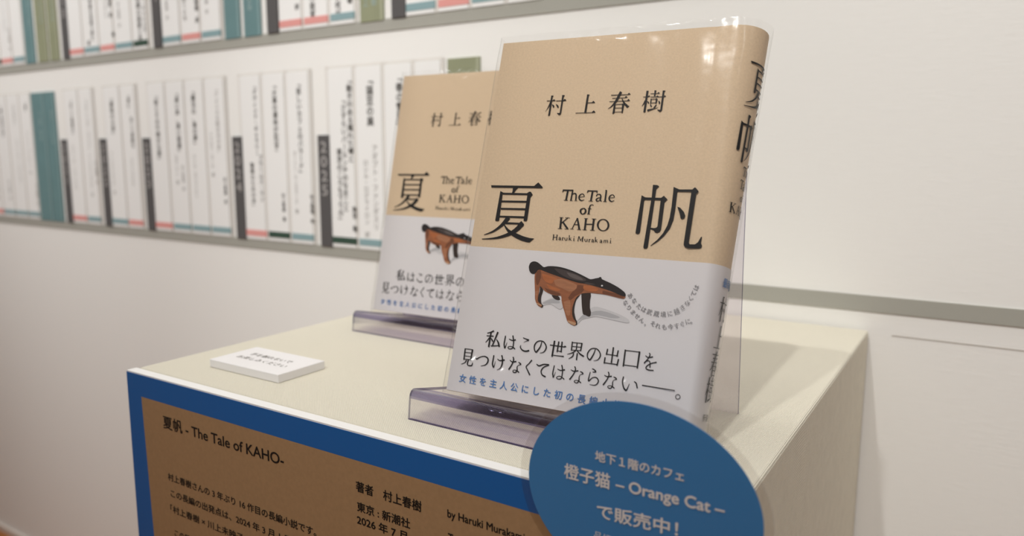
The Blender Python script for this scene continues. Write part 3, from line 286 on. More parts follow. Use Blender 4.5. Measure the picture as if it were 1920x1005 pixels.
'c7':'R6321,3382 6350,2850|6392,3384 6414,2853;R6151,2888 6415,2862|6155,2923 6419,2901;R5905,2633 6001,2634 6139,2636 6283,2638 6393,2639 6462,2639 6508,2638 6539,2637 6561,2636|5904,2669 6000,2671 6138,2674 6282,2678 6392,2682 6459,2687 6504,2692 6534,2697 6556,2700;R6144,3373 6133,2835|6212,3371 6196,2833;R6507,3134 6608,3132|6514,3205 6614,3189;R6878,3451 6895,3004|6941,3452 6954,3006;R7393,3456 7385,3055|7466,3453 7443,3053;R7144,3447 7149,3062|7194,3447 7200,3063;R6908,3397 7434,3412|6906,3433 7433,3447;R6919,3205 7425,3222|6917,3237 7423,3254;R6928,3025 7432,3054|6925,3057 7430,3086;R7134,3080 7110,3052 7077,3013 7037,2971 6992,2934 6929,2899 6850,2864 6775,2832 6723,2811|7184,3041 7159,3015 7122,2977 7075,2934 7020,2895 6948,2862 6865,2832 6787,2806 6733,2787;R7204,3034 7238,3003 7287,2958 7343,2910 7399,2868 7458,2837 7519,2810 7574,2790 7611,2775|7235,3066 7272,3039 7326,2999 7384,2958 7438,2925 7492,2900 7550,2877 7603,2858 7641,2844;R7029,2904 7028,2874 7028,2832 7022,2789 7009,2752 6975,2713 6923,2667 6870,2625 6834,2595|7087,2903 7087,2873 7088,2829 7081,2776 7058,2724 7010,2679 6948,2638 6889,2602 6848,2578;R7229,2929 7232,2582|7287,2930 7298,2583;R8157,3247 8149,3209 8138,3155 8124,3093 8105,3033 8080,2967 8048,2895 8016,2827 7989,2775 7970,2740 7958,2721 7958,2720 7959,2720 7940,2727 7909,2745 7878,2772 7855,2802 7839,2839 7828,2884 7824,2931 7828,2977 7843,3028 7868,3084 7899,3136 7932,3177 7968,3205 8008,3226 8052,3239 8097,3247 8143,3249 8189,3246 8234,3236 8275,3218 8315,3191 8356,3153 8392,3111 8418,3071 8435,3034 8445,2995 8447,2956 8443,2917 8431,2874 8411,2829 8384,2786 8352,2752 8309,2726 8254,2705 8200,2690 8162,2679|8191,3242 8186,3203 8180,3148 8171,3084 8156,3019 8133,2949 8103,2874 8073,2804 8047,2750 8029,2713 8013,2685 7985,2662 7945,2658 7907,2674 7868,2701 7832,2737 7804,2778 7785,2824 7772,2875 7766,2931 7772,2987 7791,3046 7820,3106 7856,3163 7896,3209 7940,3243 7989,3267 8040,3283 8090,3292 8142,3296 8196,3294 8251,3284 8302,3264 8352,3232 8399,3190 8440,3144 8471,3097 8492,3051 8504,3003 8506,2954 8498,2905 8480,2856 8452,2807 8417,2762 8376,2724 8323,2698 8262,2680 8207,2667 8169,2659;R9050,3449 9055,2678|9120,3449 9118,2678;R8772,3335 8744,3042|8835,3329 8799,3036;R8785,3057 9381,3048|8785,3095 9382,3086;R9316,3333 9294,3026|9378,3329 9356,3023;R8702,2919 8691,2611|8765,2917 8754,2610;R9390,2925 9352,2600|9452,2919 9421,2594;R8716,2631 9405,2631|8717,2673 9405,2672;R9665,3412 9671,2606|9734,3412 9739,2607;R10373,3417 10370,2607|10455,3417 10438,2607;R9705,3359 10429,3369|9704,3396 10428,3407;R9694,2662 10418,2669|9694,2700 10418,2707;R10870,3386 10882,3374 10897,3360 10908,3344 10912,3324 10907,3293 10896,3252 10877,3205 10852,3155 10813,3093 10762,3021 10713,2954 10679,2908|10910,3420 10920,3408 10938,3390 10955,3361 10961,3324 10954,3283 10940,3238 10919,3188 10892,3134 10854,3068 10806,2993 10760,2924 10729,2876;R10734,2916 10758,2938 10793,2969 10829,2998 10860,3015 10884,3020 10908,3019 10928,3012 10943,2999 10955,2974 10965,2935 10973,2891 10979,2851 10983,2816 10985,2781 10985,2751 10985,2729|10715,2935 10737,2958 10770,2992 10808,3026 10844,3049 10880,3059 10915,3059 10950,3049 10979,3026 10999,2990 11012,2946 11021,2899 11028,2858 11032,2820 11034,2783 11034,2752 11034,2730;R11293,3047 11245,3031 11176,3007 11100,2979 11032,2948 10975,2913 10921,2875 10874,2835 10838,2798 10813,2762 10798,2725 10796,2687 10809,2652 10840,2626 10880,2607 10927,2594 10977,2586 11037,2586 11105,2593 11166,2601 11209,2606|11310,2996 11261,2981 11192,2961 11117,2936 11054,2909 11000,2877 10950,2840 10908,2803 10877,2769 10858,2740 10848,2714 10847,2695 10852,2682 10868,2670 10899,2657 10939,2647 10982,2640 11036,2638 11101,2642 11162,2647 11205,2650;R10715,3248 10737,3231 10770,3207 10813,3182 10865,3169 10927,3175 10997,3192 11060,3211 11103,3223|10735,3276 10759,3261 10792,3239 10829,3221 10867,3213 10918,3221 10982,3240 11044,3261 11087,3275;R6098,2161 6094,2118 6088,2055 6082,1987 6078,1927 6073,1878 6069,1832 6068,1787 6071,1739 6084,1686 6102,1630 6119,1581 6131,1548|6145,2158 6142,2115 6137,2052 6132,1984 6129,1924 6127,1875 6125,1831 6125,1790 6130,1749 6143,1701 6162,1649 6182,1602 6195,1568;R6181,1561 6190,1594 6202,1643 6215,1695 6225,1740 6232,1776 6237,1808 6240,1834 6243,1853|6143,1569 6154,1602 6171,1650 6188,1701 6202,1744 6211,1779 6218,1810 6224,1836 6227,1855;R6312,1995 6344,1983 6390,1964 6446,1947 6506,1941 6571,1951 6640,1971 6701,1992 6743,2005|6324,2025 6358,2015 6404,2001 6455,1989 6503,1987 6557,1998 6620,2020 6679,2043 6720,2058;R6491,2227 6508,2185 6532,2125 6556,2057 6574,1991 6583,1919 6589,1837 6591,1762 6593,1710|6550,2246 6566,2204 6590,2143 6614,2072 6632,2000 6639,1923 6641,1839 6641,1763 6640,1711;R6595,1764 6592,1728 6590,1677 6584,1626 6572,1592 6553,1574 6523,1560 6487,1550 6455,1545 6425,1545 6392,1552 6366,1562 6357,1569 6357,1578 6366,1598 6384,1620 6405,1636 6433,1648 6468,1657 6506,1660 6546,1655 6595,1634 6652,1600 6705,1564 6743,1540|6638,1764 6637,1728 6637,1675 6633,1618 6616,1570 6582,1538 6539,1519 6496,1510 6457,1506 6418,1508 6378,1517 6344,1532 6320,1555 6320,1585 6334,1615 6358,1642 6387,1663 6421,1678 6461,1689 6507,1694 6557,1689 6615,1669 6678,1637 6736,1606 6775,1585;R7032,2061 7059,2048 7099,2030 7148,2012 7204,2004 7270,2010 7343,2025 7411,2041 7456,2052|7047,2090 7075,2080 7114,2066 7159,2054 7204,2050 7260,2058 7330,2075 7395,2094 7441,2107;R7198,2249 7214,2224 7236,2190 7254,2151 7261,2110 7254,2061 7238,2004 7214,1941 7185,1877 7145,1805 7096,1725 7049,1652 7016,1602|7253,2276 7266,2250 7288,2213 7308,2165 7315,2110 7306,2052 7288,1990 7263,1924 7234,1857 7196,1782 7150,1698 7106,1623 7077,1572;R7527,2042 7549,2035 7582,2027 7614,2016 7637,2006 7657,1994 7675,1982 7683,1975 7687,1981 7677,1972 7641,1954 7598,1934 7565,1909 7544,1879 7529,1846 7519,1810 7512,1772 7512,1731 7519,1689 7524,1651 7522,1618 7511,1585 7493,1549 7473,1520 7454,1504 7430,1500 7394,1504 7359,1515 7338,1525 7332,1532 7330,1544 7334,1559 7343,1570 7362,1580 7394,1590 7430,1596 7461,1597 7490,1590 7519,1577 7548,1561 7574,1547 7599,1533 7621,1519 7641,1506 7655,1497|7533,2069 7556,2068 7590,2066 7629,2062 7662,2054 7690,2039 7716,2021 7736,1994 7731,1954 7697,1934 7654,1923 7611,1912 7581,1895 7567,1870 7560,1839 7558,1806 7558,1772 7561,1737 7570,1697 7577,1654 7574,1610 7559,1568 7537,1527 7509,1491 7473,1466 7429,1459 7382,1465 7341,1479 7310,1495 7293,1520 7292,1548 7302,1574 7321,1595 7350,1609 7387,1619 7426,1626 7465,1628 7501,1623 7536,1612 7569,1599 7598,1587 7625,1575 7651,1561 7672,1549 7687,1541;R8140,2264 8167,2255 8205,2242 8244,2227 8273,2211 8296,2194 8316,2174 8324,2162 8331,2175 8317,2169 8273,2156 8223,2146 8189,2138|8155,2304 8182,2297 8222,2286 8266,2272 8303,2256 8335,2236 8364,2212 8385,2181 8376,2134 8332,2117 8279,2113 8227,2112 8193,2111;R8063,2117 8054,2067 8040,1994 8027,1915 8018,1847 8012,1787 8008,1726 8012,1674 8059,1639 8107,1673 8151,1732 8198,1795 8244,1837 8290,1856 8340,1867 8388,1867 8426,1859 8459,1840 8491,1809 8516,1773 8529,1740 8529,1707 8520,1667 8502,1626 8481,1593 8458,1569 8431,1550 8397,1535 8357,1523 8304,1517 8238,1516 8176,1517 8133,1518|8093,2114 8087,2063 8079,1990 8071,1911 8067,1844 8064,1785 8063,1727 8066,1689 8051,1690 8067,1705 8112,1758 8166,1821 8220,1868 8276,1893 8334,1908 8392,1913 8445,1905 8493,1881 8536,1843 8568,1799 8587,1751 8587,1701 8571,1651 8547,1605 8519,1566 8488,1537 8451,1515 8410,1500 8363,1489 8304,1486 8237,1489 8174,1493 8131,1497;R8808,2049 8834,2037 8871,2019 8918,2002 8971,1993 9034,1999 9105,2014 9169,2030 9213,2041|8822,2077 8849,2068 8886,2054 8928,2042 8971,2038 9025,2047 9092,2063 9154,2081 9198,2094;R8967,2233 8982,2208 9003,2175 9020,2137 9027,2097 9020,2050 9004,1993 8980,1932 8952,1869 8914,1799 8867,1721 8821,1650 8790,1600|9019,2259 9032,2234 9053,2198 9071,2151 9078,2097 9069,2040 9051,1980 9027,1916 8999,1850 8963,1776 8918,1695 8876,1622 8847,1571;R9280,2030 9301,2024 9332,2015 9362,2005 9385,1995 9403,1984 9421,1972 9428,1965 9433,1971 9422,1962 9388,1945 9347,1925 9315,1900 9295,1871 9281,1839 9271,1804 9264,1767 9264,1727 9270,1686 9275,1648 9272,1617 9262,1584 9245,1549 9225,1521 9207,1505 9184,1501 9149,1505 9116,1516 9096,1525 9090,1532 9089,1544 9092,1558 9101,1570 9120,1580 9150,1589 9184,1595 9215,1595 9242,1589 9269,1576 9297,1561 9322,1547 9345,1533 9367,1520 9385,1507 9399,1498|9285,2057 9308,2056 9341,2054 9377,2051 9409,2042 9436,2028 9460,2010 9479,1983 9475,1944 9441,1925 9400,1914 9359,1903 9331,1886 9317,1862 9310,1833 9309,1800 9308,1767 9311,1732 9319,1693 9325,1651 9322,1609 9308,1567 9286,1527 9259,1492 9225,1468 9183,1461 9138,1467 9099,1480 9069,1496 9054,1520 9053,1548 9062,1573 9081,1593 9108,1607 9143,1618 9181,1624 9218,1626 9253,1621 9286,1610 9318,1598 9345,1586 9371,1574 9396,1561 9416,1549 9429,1541;R9764,2138 9758,2094 9749,2031 9742,1959 9744,1887 9758,1816 9779,1742 9805,1672 9833,1613 9865,1564 9901,1523 9939,1493 9979,1477 10023,1483 10049,1512 10060,1544 10072,1582 10087,1641 10105,1716 10120,1788 10131,1838|9817,2132 9811,2088 9801,2027 9795,1958 9798,1894 9813,1830 9836,1762 9865,1697 9893,1646 9922,1606 9954,1575 9982,1554 9998,1546 9993,1543 9996,1543 10010,1562 10028,1596 10050,1650 10075,1723 10098,1793 10114,1842;R10329,1966 10350,1954 10379,1937 10408,1917 10429,1891 10450,1846 10471,1784 10490,1724 10503,1681|10345,1997 10368,1989 10403,1978 10444,1957 10480,1922 10508,1869 10530,1803 10548,1741 10560,1699;R10745,1843 12327,1833|10747,1887 12329,1875;R12615,1617 12615,1587 12607,1557 12591,1530 12569,1507 12542,1491 12511,1482 12480,1481 12450,1488 12422,1503 12400,1524 12385,1550 12377,1580 12377,1611 12385,1641 12401,1668 12424,1690 12451,1707 12481,1715 12513,1716 12543,1709 12570,1694 12592,1673 12607,1647 12615,1617|12586,1613 12585,1590 12579,1567 12567,1547 12551,1530 12530,1518 12508,1511 12484,1511 12461,1516 12441,1527 12424,1543 12413,1562 12407,1585 12407,1608 12413,1630 12425,1651 12442,1667 12462,1680 12485,1686 12509,1687 12531,1681 12552,1670 12568,1655 12580,1635 12586,1613',
'the':'P5133,11229 5737,11234 5722,11170 5198,11160 5139,11081 5113,11085;R5377,11193 5348,10673|5472,11178 5443,10659;P5269,10674 5506,10673 5510,10646 5274,10646;R5660,11228 5636,10666|5733,11218 5713,10656;P5609,10669 5784,10666 5788,10643 5613,10643;R5689,10956 5710,10969 5738,10988 5769,11004 5795,11012 5819,11011 5845,11006 5865,10997 5875,10989 5879,10981 5885,10965 5891,10936 5896,10899 5901,10847 5905,10783 5908,10721 5910,10678|5669,10979 5686,10995 5712,11018 5743,11041 5776,11058 5811,11065 5849,11066 5888,11059 5924,11039 5949,11008 5961,10974 5967,10939 5972,10899 5978,10844 5982,10778 5984,10716 5986,10673;P5869,10665 6038,10667 6042,10645 5872,10643;R6140,10839 6403,10878|6131,10868 6394,10908;R6421,10905 6411,10924 6398,10953 6380,10985 6358,11012 6331,11030 6303,11042 6273,11047 6242,11046 6210,11037 6176,11023 6143,11003 6115,10979 6094,10949 6079,10915 6070,10879 6068,10840 6076,10802 6092,10763 6114,10728 6141,10698 6173,10676 6208,10660 6246,10651 6286,10651 6327,10663 6369,10684 6405,10706 6430,10720|6375,10889 6365,10909 6352,10936 6337,10963 6323,10981 6309,10993 6292,11004 6273,11010 6253,11010 6230,11002 6204,10985 6181,10965 6165,10943 6155,10920 6148,10892 6146,10865 6148,10841 6155,10817 6167,10791 6181,10766 6196,10747 6212,10731 6231,10716 6253,10704 6276,10698 6309,10702 6350,10715 6389,10731 6417,10742',
'tale':'P6536,11225 7092,11220 7072,11081 7044,11086 7026,11164 6596,11171 6536,11090 6505,11095;R6767,11189 6745,10674|6858,11176 6837,10661;P6662,10671 6907,10671 6910,10648 6666,10644;R7081,10917 7085,10934 7091,10956 7098,10978 7107,10992 7122,11001 7143,11010 7166,11014 7187,11013 7207,11007 7227,10997 7242,10986 7248,10976 7253,10964 7257,10942 7260,10914 7262,10884 7260,10851 7254,10811 7251,10768 7260,10723 7291,10688 7327,10672 7357,10664 7375,10660|7026,10940 7032,10954 7042,10977 7055,11003 7074,11025 7099,11039 7127,11049 7156,11054 7184,11056 7214,11055 7245,11049 7278,11036 7307,11012 7325,10980 7334,10946 7337,10912 7340,10877 7339,10837 7335,10796 7332,10761 7332,10744 7336,10735 7351,10721 7373,10706 7389,10695;R7291,10884 7259,10878 7212,10868 7163,10856 7121,10841 7090,10821 7066,10797 7048,10770 7041,10739 7051,10705 7072,10679 7098,10661 7125,10649 7153,10646 7179,10651 7204,10659 7227,10670 7250,10685 7274,10704 7295,10722 7309,10734|7301,10858 7271,10848 7227,10834 7182,10817 7150,10800 7132,10782 7119,10761 7112,10743 7111,10733 7112,10730 7119,10720 7130,10708 7140,10701 7150,10697 7167,10695 7188,10697 7208,10702 7230,10712 7254,10727 7277,10742 7292,10753;R7517,11269 7523,10677|7595,11261 7609,10670;P7482,11240 7539,11270 7591,11262 7536,11221;P7464,10678 7663,10677 7667,10650 7468,10651;R7794,10842 8047,10881|7786,10871 8039,10910;R8064,10907 8055,10926 8042,10955 8026,10986 8004,11012 7979,11030 7952,11041 7923,11046 7893,11045 7863,11037 7830,11023 7798,11003 7771,10980 7751,10951 7736,10918 7727,10881 7726,10844 7733,10806 7748,10769 7769,10734 7795,10705 7825,10683 7859,10667 7895,10659 7933,10659 7973,10671 8013,10691 8048,10712 8072,10726|8020,10892 8011,10911 7998,10938 7984,10964 7971,10982 7957,10994 7941,11004 7923,11011 7904,11011 7882,11002 7857,10986 7835,10966 7819,10945 7809,10922 7803,10895 7801,10868 7802,10844 7809,10821 7820,10796 7834,10772 7848,10753 7863,10737 7882,10722 7902,10711 7925,10705 7956,10709 7995,10722 8033,10737 8059,10747',
'of':'R6424,10287 6398,10279 6359,10266 6317,10248 6282,10220 6262,10183 6254,10144 6255,10104 6265,10066 6287,10029 6317,9999 6348,9976 6374,9959 6397,9948 6421,9943 6443,9945 6465,9949 6493,9955 6529,9964 6566,9980 6597,10006 6618,10043 6630,10086 6635,10130 6630,10173 6609,10212 6580,10242 6550,10262 6523,10277 6495,10287 6468,10290 6449,10289 6436,10289|6447,10252 6426,10237 6395,10215 6367,10191 6353,10172 6350,10154 6349,10132 6352,10108 6356,10088 6363,10069 6377,10045 6395,10022 6411,10004 6421,9993 6426,9987 6434,9984 6450,9987 6472,9997 6497,10013 6517,10032 6528,10050 6535,10073 6539,10106 6539,10138 6537,10160 6532,10175 6522,10193 6507,10213 6492,10228 6480,10237 6465,10243 6449,10247 6436,10250;R6982,10463 6969,10468 6950,10478 6924,10487 6897,10490 6869,10487 6837,10481 6804,10469 6775,10447 6757,10414 6746,10377 6740,10338 6734,10299 6730,10255 6728,10208 6727,10161 6726,10120 6725,10081 6725,10044 6725,10013 6725,9991|6958,10424 6947,10433 6932,10445 6917,10455 6901,10459 6880,10454 6855,10445 6834,10432 6821,10416 6815,10394 6814,10363 6814,10326 6813,10286 6812,10244 6811,10198 6810,10152 6809,10110 6809,10072 6808,10036 6808,10005 6808,9983;P6691,10279 6884,10277 6888,10246 6696,10246;P6682,9997 6848,9996 6852,9969 6686,9970',
'kaho':'R5224,9735 5253,9158|5328,9730 5356,9153;P5177,9745 5403,9746 5407,9719 5182,9717;P5169,9154 5411,9161 5415,9133 5174,9127;R5635,9744 5317,9461|5667,9714 5349,9431;P5499,9747 5758,9750 5763,9722 5503,9719;R5378,9476 5405,9444 5443,9399 5487,9348 5530,9300 5574,9252 5622,9202 5665,9158 5695,9127|5442,9523 5471,9492 5512,9449 5558,9401 5602,9355 5646,9310 5694,9261 5738,9217 5768,9187;P5551,9156 5801,9161 5805,9137 5554,9132;R6163,9730 5953,9177|6199,9716 5993,9162;R6142,9737 6159,9686 6183,9613 6211,9531 6237,9451 6263,9368 6291,9278 6316,9197 6333,9141|6221,9756 6242,9706 6270,9634 6303,9551 6333,9472 6362,9388 6392,9298 6419,9218 6437,9162;P6029,9419 6271,9417 6276,9382 6034,9382;P5866,9174 6067,9174 6071,9151 5871,9146;P6258,9164 6488,9161 6492,9137 6262,9139;R6619,9748 6636,9160|6719,9741 6736,9154;R7051,9749 7057,9163|7154,9740 7160,9156;P6690,9471 7111,9485 7118,9439 6697,9422;P6564,9752 6777,9753 6781,9726 6568,9724;P6557,9162 6799,9165 6803,9140 6561,9135;P6984,9751 7230,9752 7234,9725 6988,9724;P6978,9166 7237,9164 7241,9137 6982,9139;R7979,9465 7981,9404 7971,9345 7948,9290 7914,9241 7869,9200 7816,9168 7756,9147 7692,9138 7627,9140 7561,9155 7499,9180 7443,9216 7394,9262 7355,9314 7327,9372 7311,9432 7308,9494 7319,9553 7342,9609 7377,9658 7422,9700 7475,9731 7536,9752 7600,9761 7666,9758 7731,9743 7793,9717 7849,9680 7897,9635 7936,9583 7963,9525 7979,9465|7881,9472 7887,9419 7885,9366 7873,9317 7853,9273 7824,9235 7789,9206 7749,9186 7704,9175 7657,9176 7610,9186 7564,9207 7521,9237 7483,9275 7451,9319 7427,9369 7411,9422 7404,9475 7407,9528 7419,9577 7439,9622 7468,9659 7503,9689 7544,9709 7589,9719 7636,9719 7683,9708 7729,9687 7772,9657 7809,9618 7841,9574 7865,9524 7881,9472',
'author':'R4964,8811 4973,8542|5011,8808 5021,8540;R5160,8801 5175,8549|5207,8800 5222,8548;P4985,8692 5186,8691 5190,8663 4990,8664;P4935,8816 5043,8816 5046,8799 4937,8799;P5130,8811 5234,8809 5236,8791 5133,8793;P4952,8550 5047,8552 5050,8534 4955,8532;P5150,8556 5253,8556 5256,8538 5153,8538;R5315,8641 5323,8652 5334,8668 5345,8681 5353,8684 5359,8681 5369,8670 5379,8657 5385,8645 5387,8629 5386,8604 5386,8579 5391,8554 5416,8538 5436,8542 5447,8549 5453,8554|5290,8659 5299,8669 5312,8684 5328,8699 5348,8708 5371,8704 5392,8692 5410,8676 5425,8655 5431,8628 5432,8600 5431,8577 5430,8567 5422,8572 5425,8571 5436,8572 5445,8572;R5400,8640 5383,8636 5357,8629 5331,8621 5311,8610 5302,8591 5303,8572 5312,8555 5332,8542 5353,8544 5374,8553 5393,8562 5406,8568|5408,8623 5392,8617 5368,8607 5347,8597 5336,8589 5335,8585 5336,8577 5339,8571 5337,8571 5345,8571 5363,8575 5384,8581 5398,8584;R5494,8690 5503,8552|5534,8689 5544,8551;R5523,8638 5602,8676|5511,8655 5580,8704;P5479,8561 5581,8563 5584,8545 5482,8543;R5628,8687 5629,8669 5631,8642 5636,8613 5644,8588 5658,8568 5675,8554 5695,8544 5716,8540 5738,8546 5758,8557 5775,8569 5787,8577|5666,8687 5668,8669 5670,8643 5674,8617 5679,8599 5686,8587 5695,8577 5705,8569 5714,8566 5726,8568 5743,8577 5760,8588 5772,8595;R5753,8695 5762,8557|5793,8694 5802,8556;R5861,8829 5881,8554|5901,8829 5921,8554;R5997,8716 5903,8632|6014,8700 5920,8616;R5918,8625 6017,8548|5942,8651 6040,8575;R6139,8699 6146,8558|6178,8698 6186,8557;R6135,8789 6138,8754|6175,8789 6178,8754;P6123,8565 6219,8569 6222,8551 6126,8548;R6396,8802 6377,8562|6430,8797 6411,8557;R6402,8791 6517,8579|6445,8809 6558,8596;R6549,8574 6661,8787|6528,8585 6637,8799;R6626,8805 6617,8557|6673,8801 6667,8552;P6357,8569 6444,8570 6447,8553 6360,8552;P6596,8560 6696,8558 6698,8540 6599,8542;R6750,8687 6752,8669 6754,8643 6758,8614 6766,8589 6780,8569 6796,8555 6815,8546 6836,8542 6857,8547 6877,8559 6893,8571 6905,8578|6788,8687 6789,8669 6792,8643 6795,8618 6800,8600 6807,8588 6816,8578 6825,8570 6834,8567 6845,8569 6862,8578 6879,8589 6891,8596;R6872,8694 6881,8559|6911,8693 6920,8558;R6982,8687 6991,8552|7022,8686 7030,8551;R7010,8636 7086,8673|6998,8652 7066,8701;P6968,8560 7066,8562 7069,8545 6970,8543;R7152,8634 7160,8644 7170,8660 7181,8673 7188,8676 7194,8672 7204,8662 7214,8649 7219,8637 7221,8622 7220,8598 7220,8573 7225,8549 7248,8533 7267,8537 7278,8544 7284,8548|7128,8651 7137,8661 7150,8676 7165,8691 7184,8699 7206,8695 7226,8684 7244,8668 7258,8647 7263,8621 7263,8594 7262,8571 7262,8562 7254,8566 7257,8565 7267,8566 7276,8567;R7233,8633 7217,8629 7193,8622 7168,8614 7148,8603 7139,8585 7141,8566 7149,8549 7168,8537 7188,8539 7208,8547 7227,8556 7239,8562|7241,8617 7225,8610 7203,8601 7182,8591 7172,8583 7171,8579 7172,8572 7174,8566 7173,8565 7180,8565 7198,8569 7217,8575 7231,8578;R7307,8816 7325,8546|7346,8815 7364,8546;R7438,8705 7347,8622|7454,8689 7363,8606;R7362,8616 7457,8541|7384,8642 7479,8566;R7605,8629 7612,8640 7623,8655 7634,8668 7641,8672 7647,8668 7657,8658 7666,8645 7671,8633 7673,8617 7672,8594 7671,8569 7676,8545 7699,8529 7718,8533 7729,8540 7735,8545|7581,8647 7590,8656 7603,8671 7618,8686 7637,8694 7658,8690 7677,8679 7695,8664 7709,8643 7715,8617 7715,8590 7714,8567 7713,8558 7706,8563 7708,8561 7718,8562 7727,8563;R7685,8629 7669,8624 7645,8618 7620,8610 7601,8599 7592,8581 7593,8562 7602,8545 7620,8533 7640,8535 7660,8543 7678,8552 7691,8558|7692,8612 7677,8606 7655,8597 7634,8587 7624,8579 7623,8575 7624,8568 7627,8562 7625,8561 7632,8561 7650,8565 7669,8571 7683,8574;R7792,8682 7802,8548|7829,8681 7838,8547;R7822,8641 7833,8649 7848,8661 7863,8671 7871,8673 7875,8669 7882,8661 7889,8649 7894,8636 7897,8618 7898,8595 7898,8571 7898,8555|7809,8654 7819,8663 7833,8677 7850,8691 7869,8697 7890,8692 7906,8679 7919,8662 7929,8643 7934,8619 7935,8592 7934,8568 7934,8552;R7915,8646 7927,8654 7944,8666 7961,8676 7971,8678 7975,8675 7982,8667 7989,8655 7993,8642 7996,8624 7997,8601 7997,8577 7997,8561|7903,8660 7914,8669 7930,8683 7949,8696 7969,8703 7990,8697 8006,8685 8019,8668 8028,8649 8033,8625 8034,8598 8034,8574 8033,8558;R8137,8695 8143,8557|8175,8693 8181,8556;R8134,8782 8137,8748|8172,8782 8175,8748;P8121,8564 8212,8567 8215,8550 8123,8547',
}
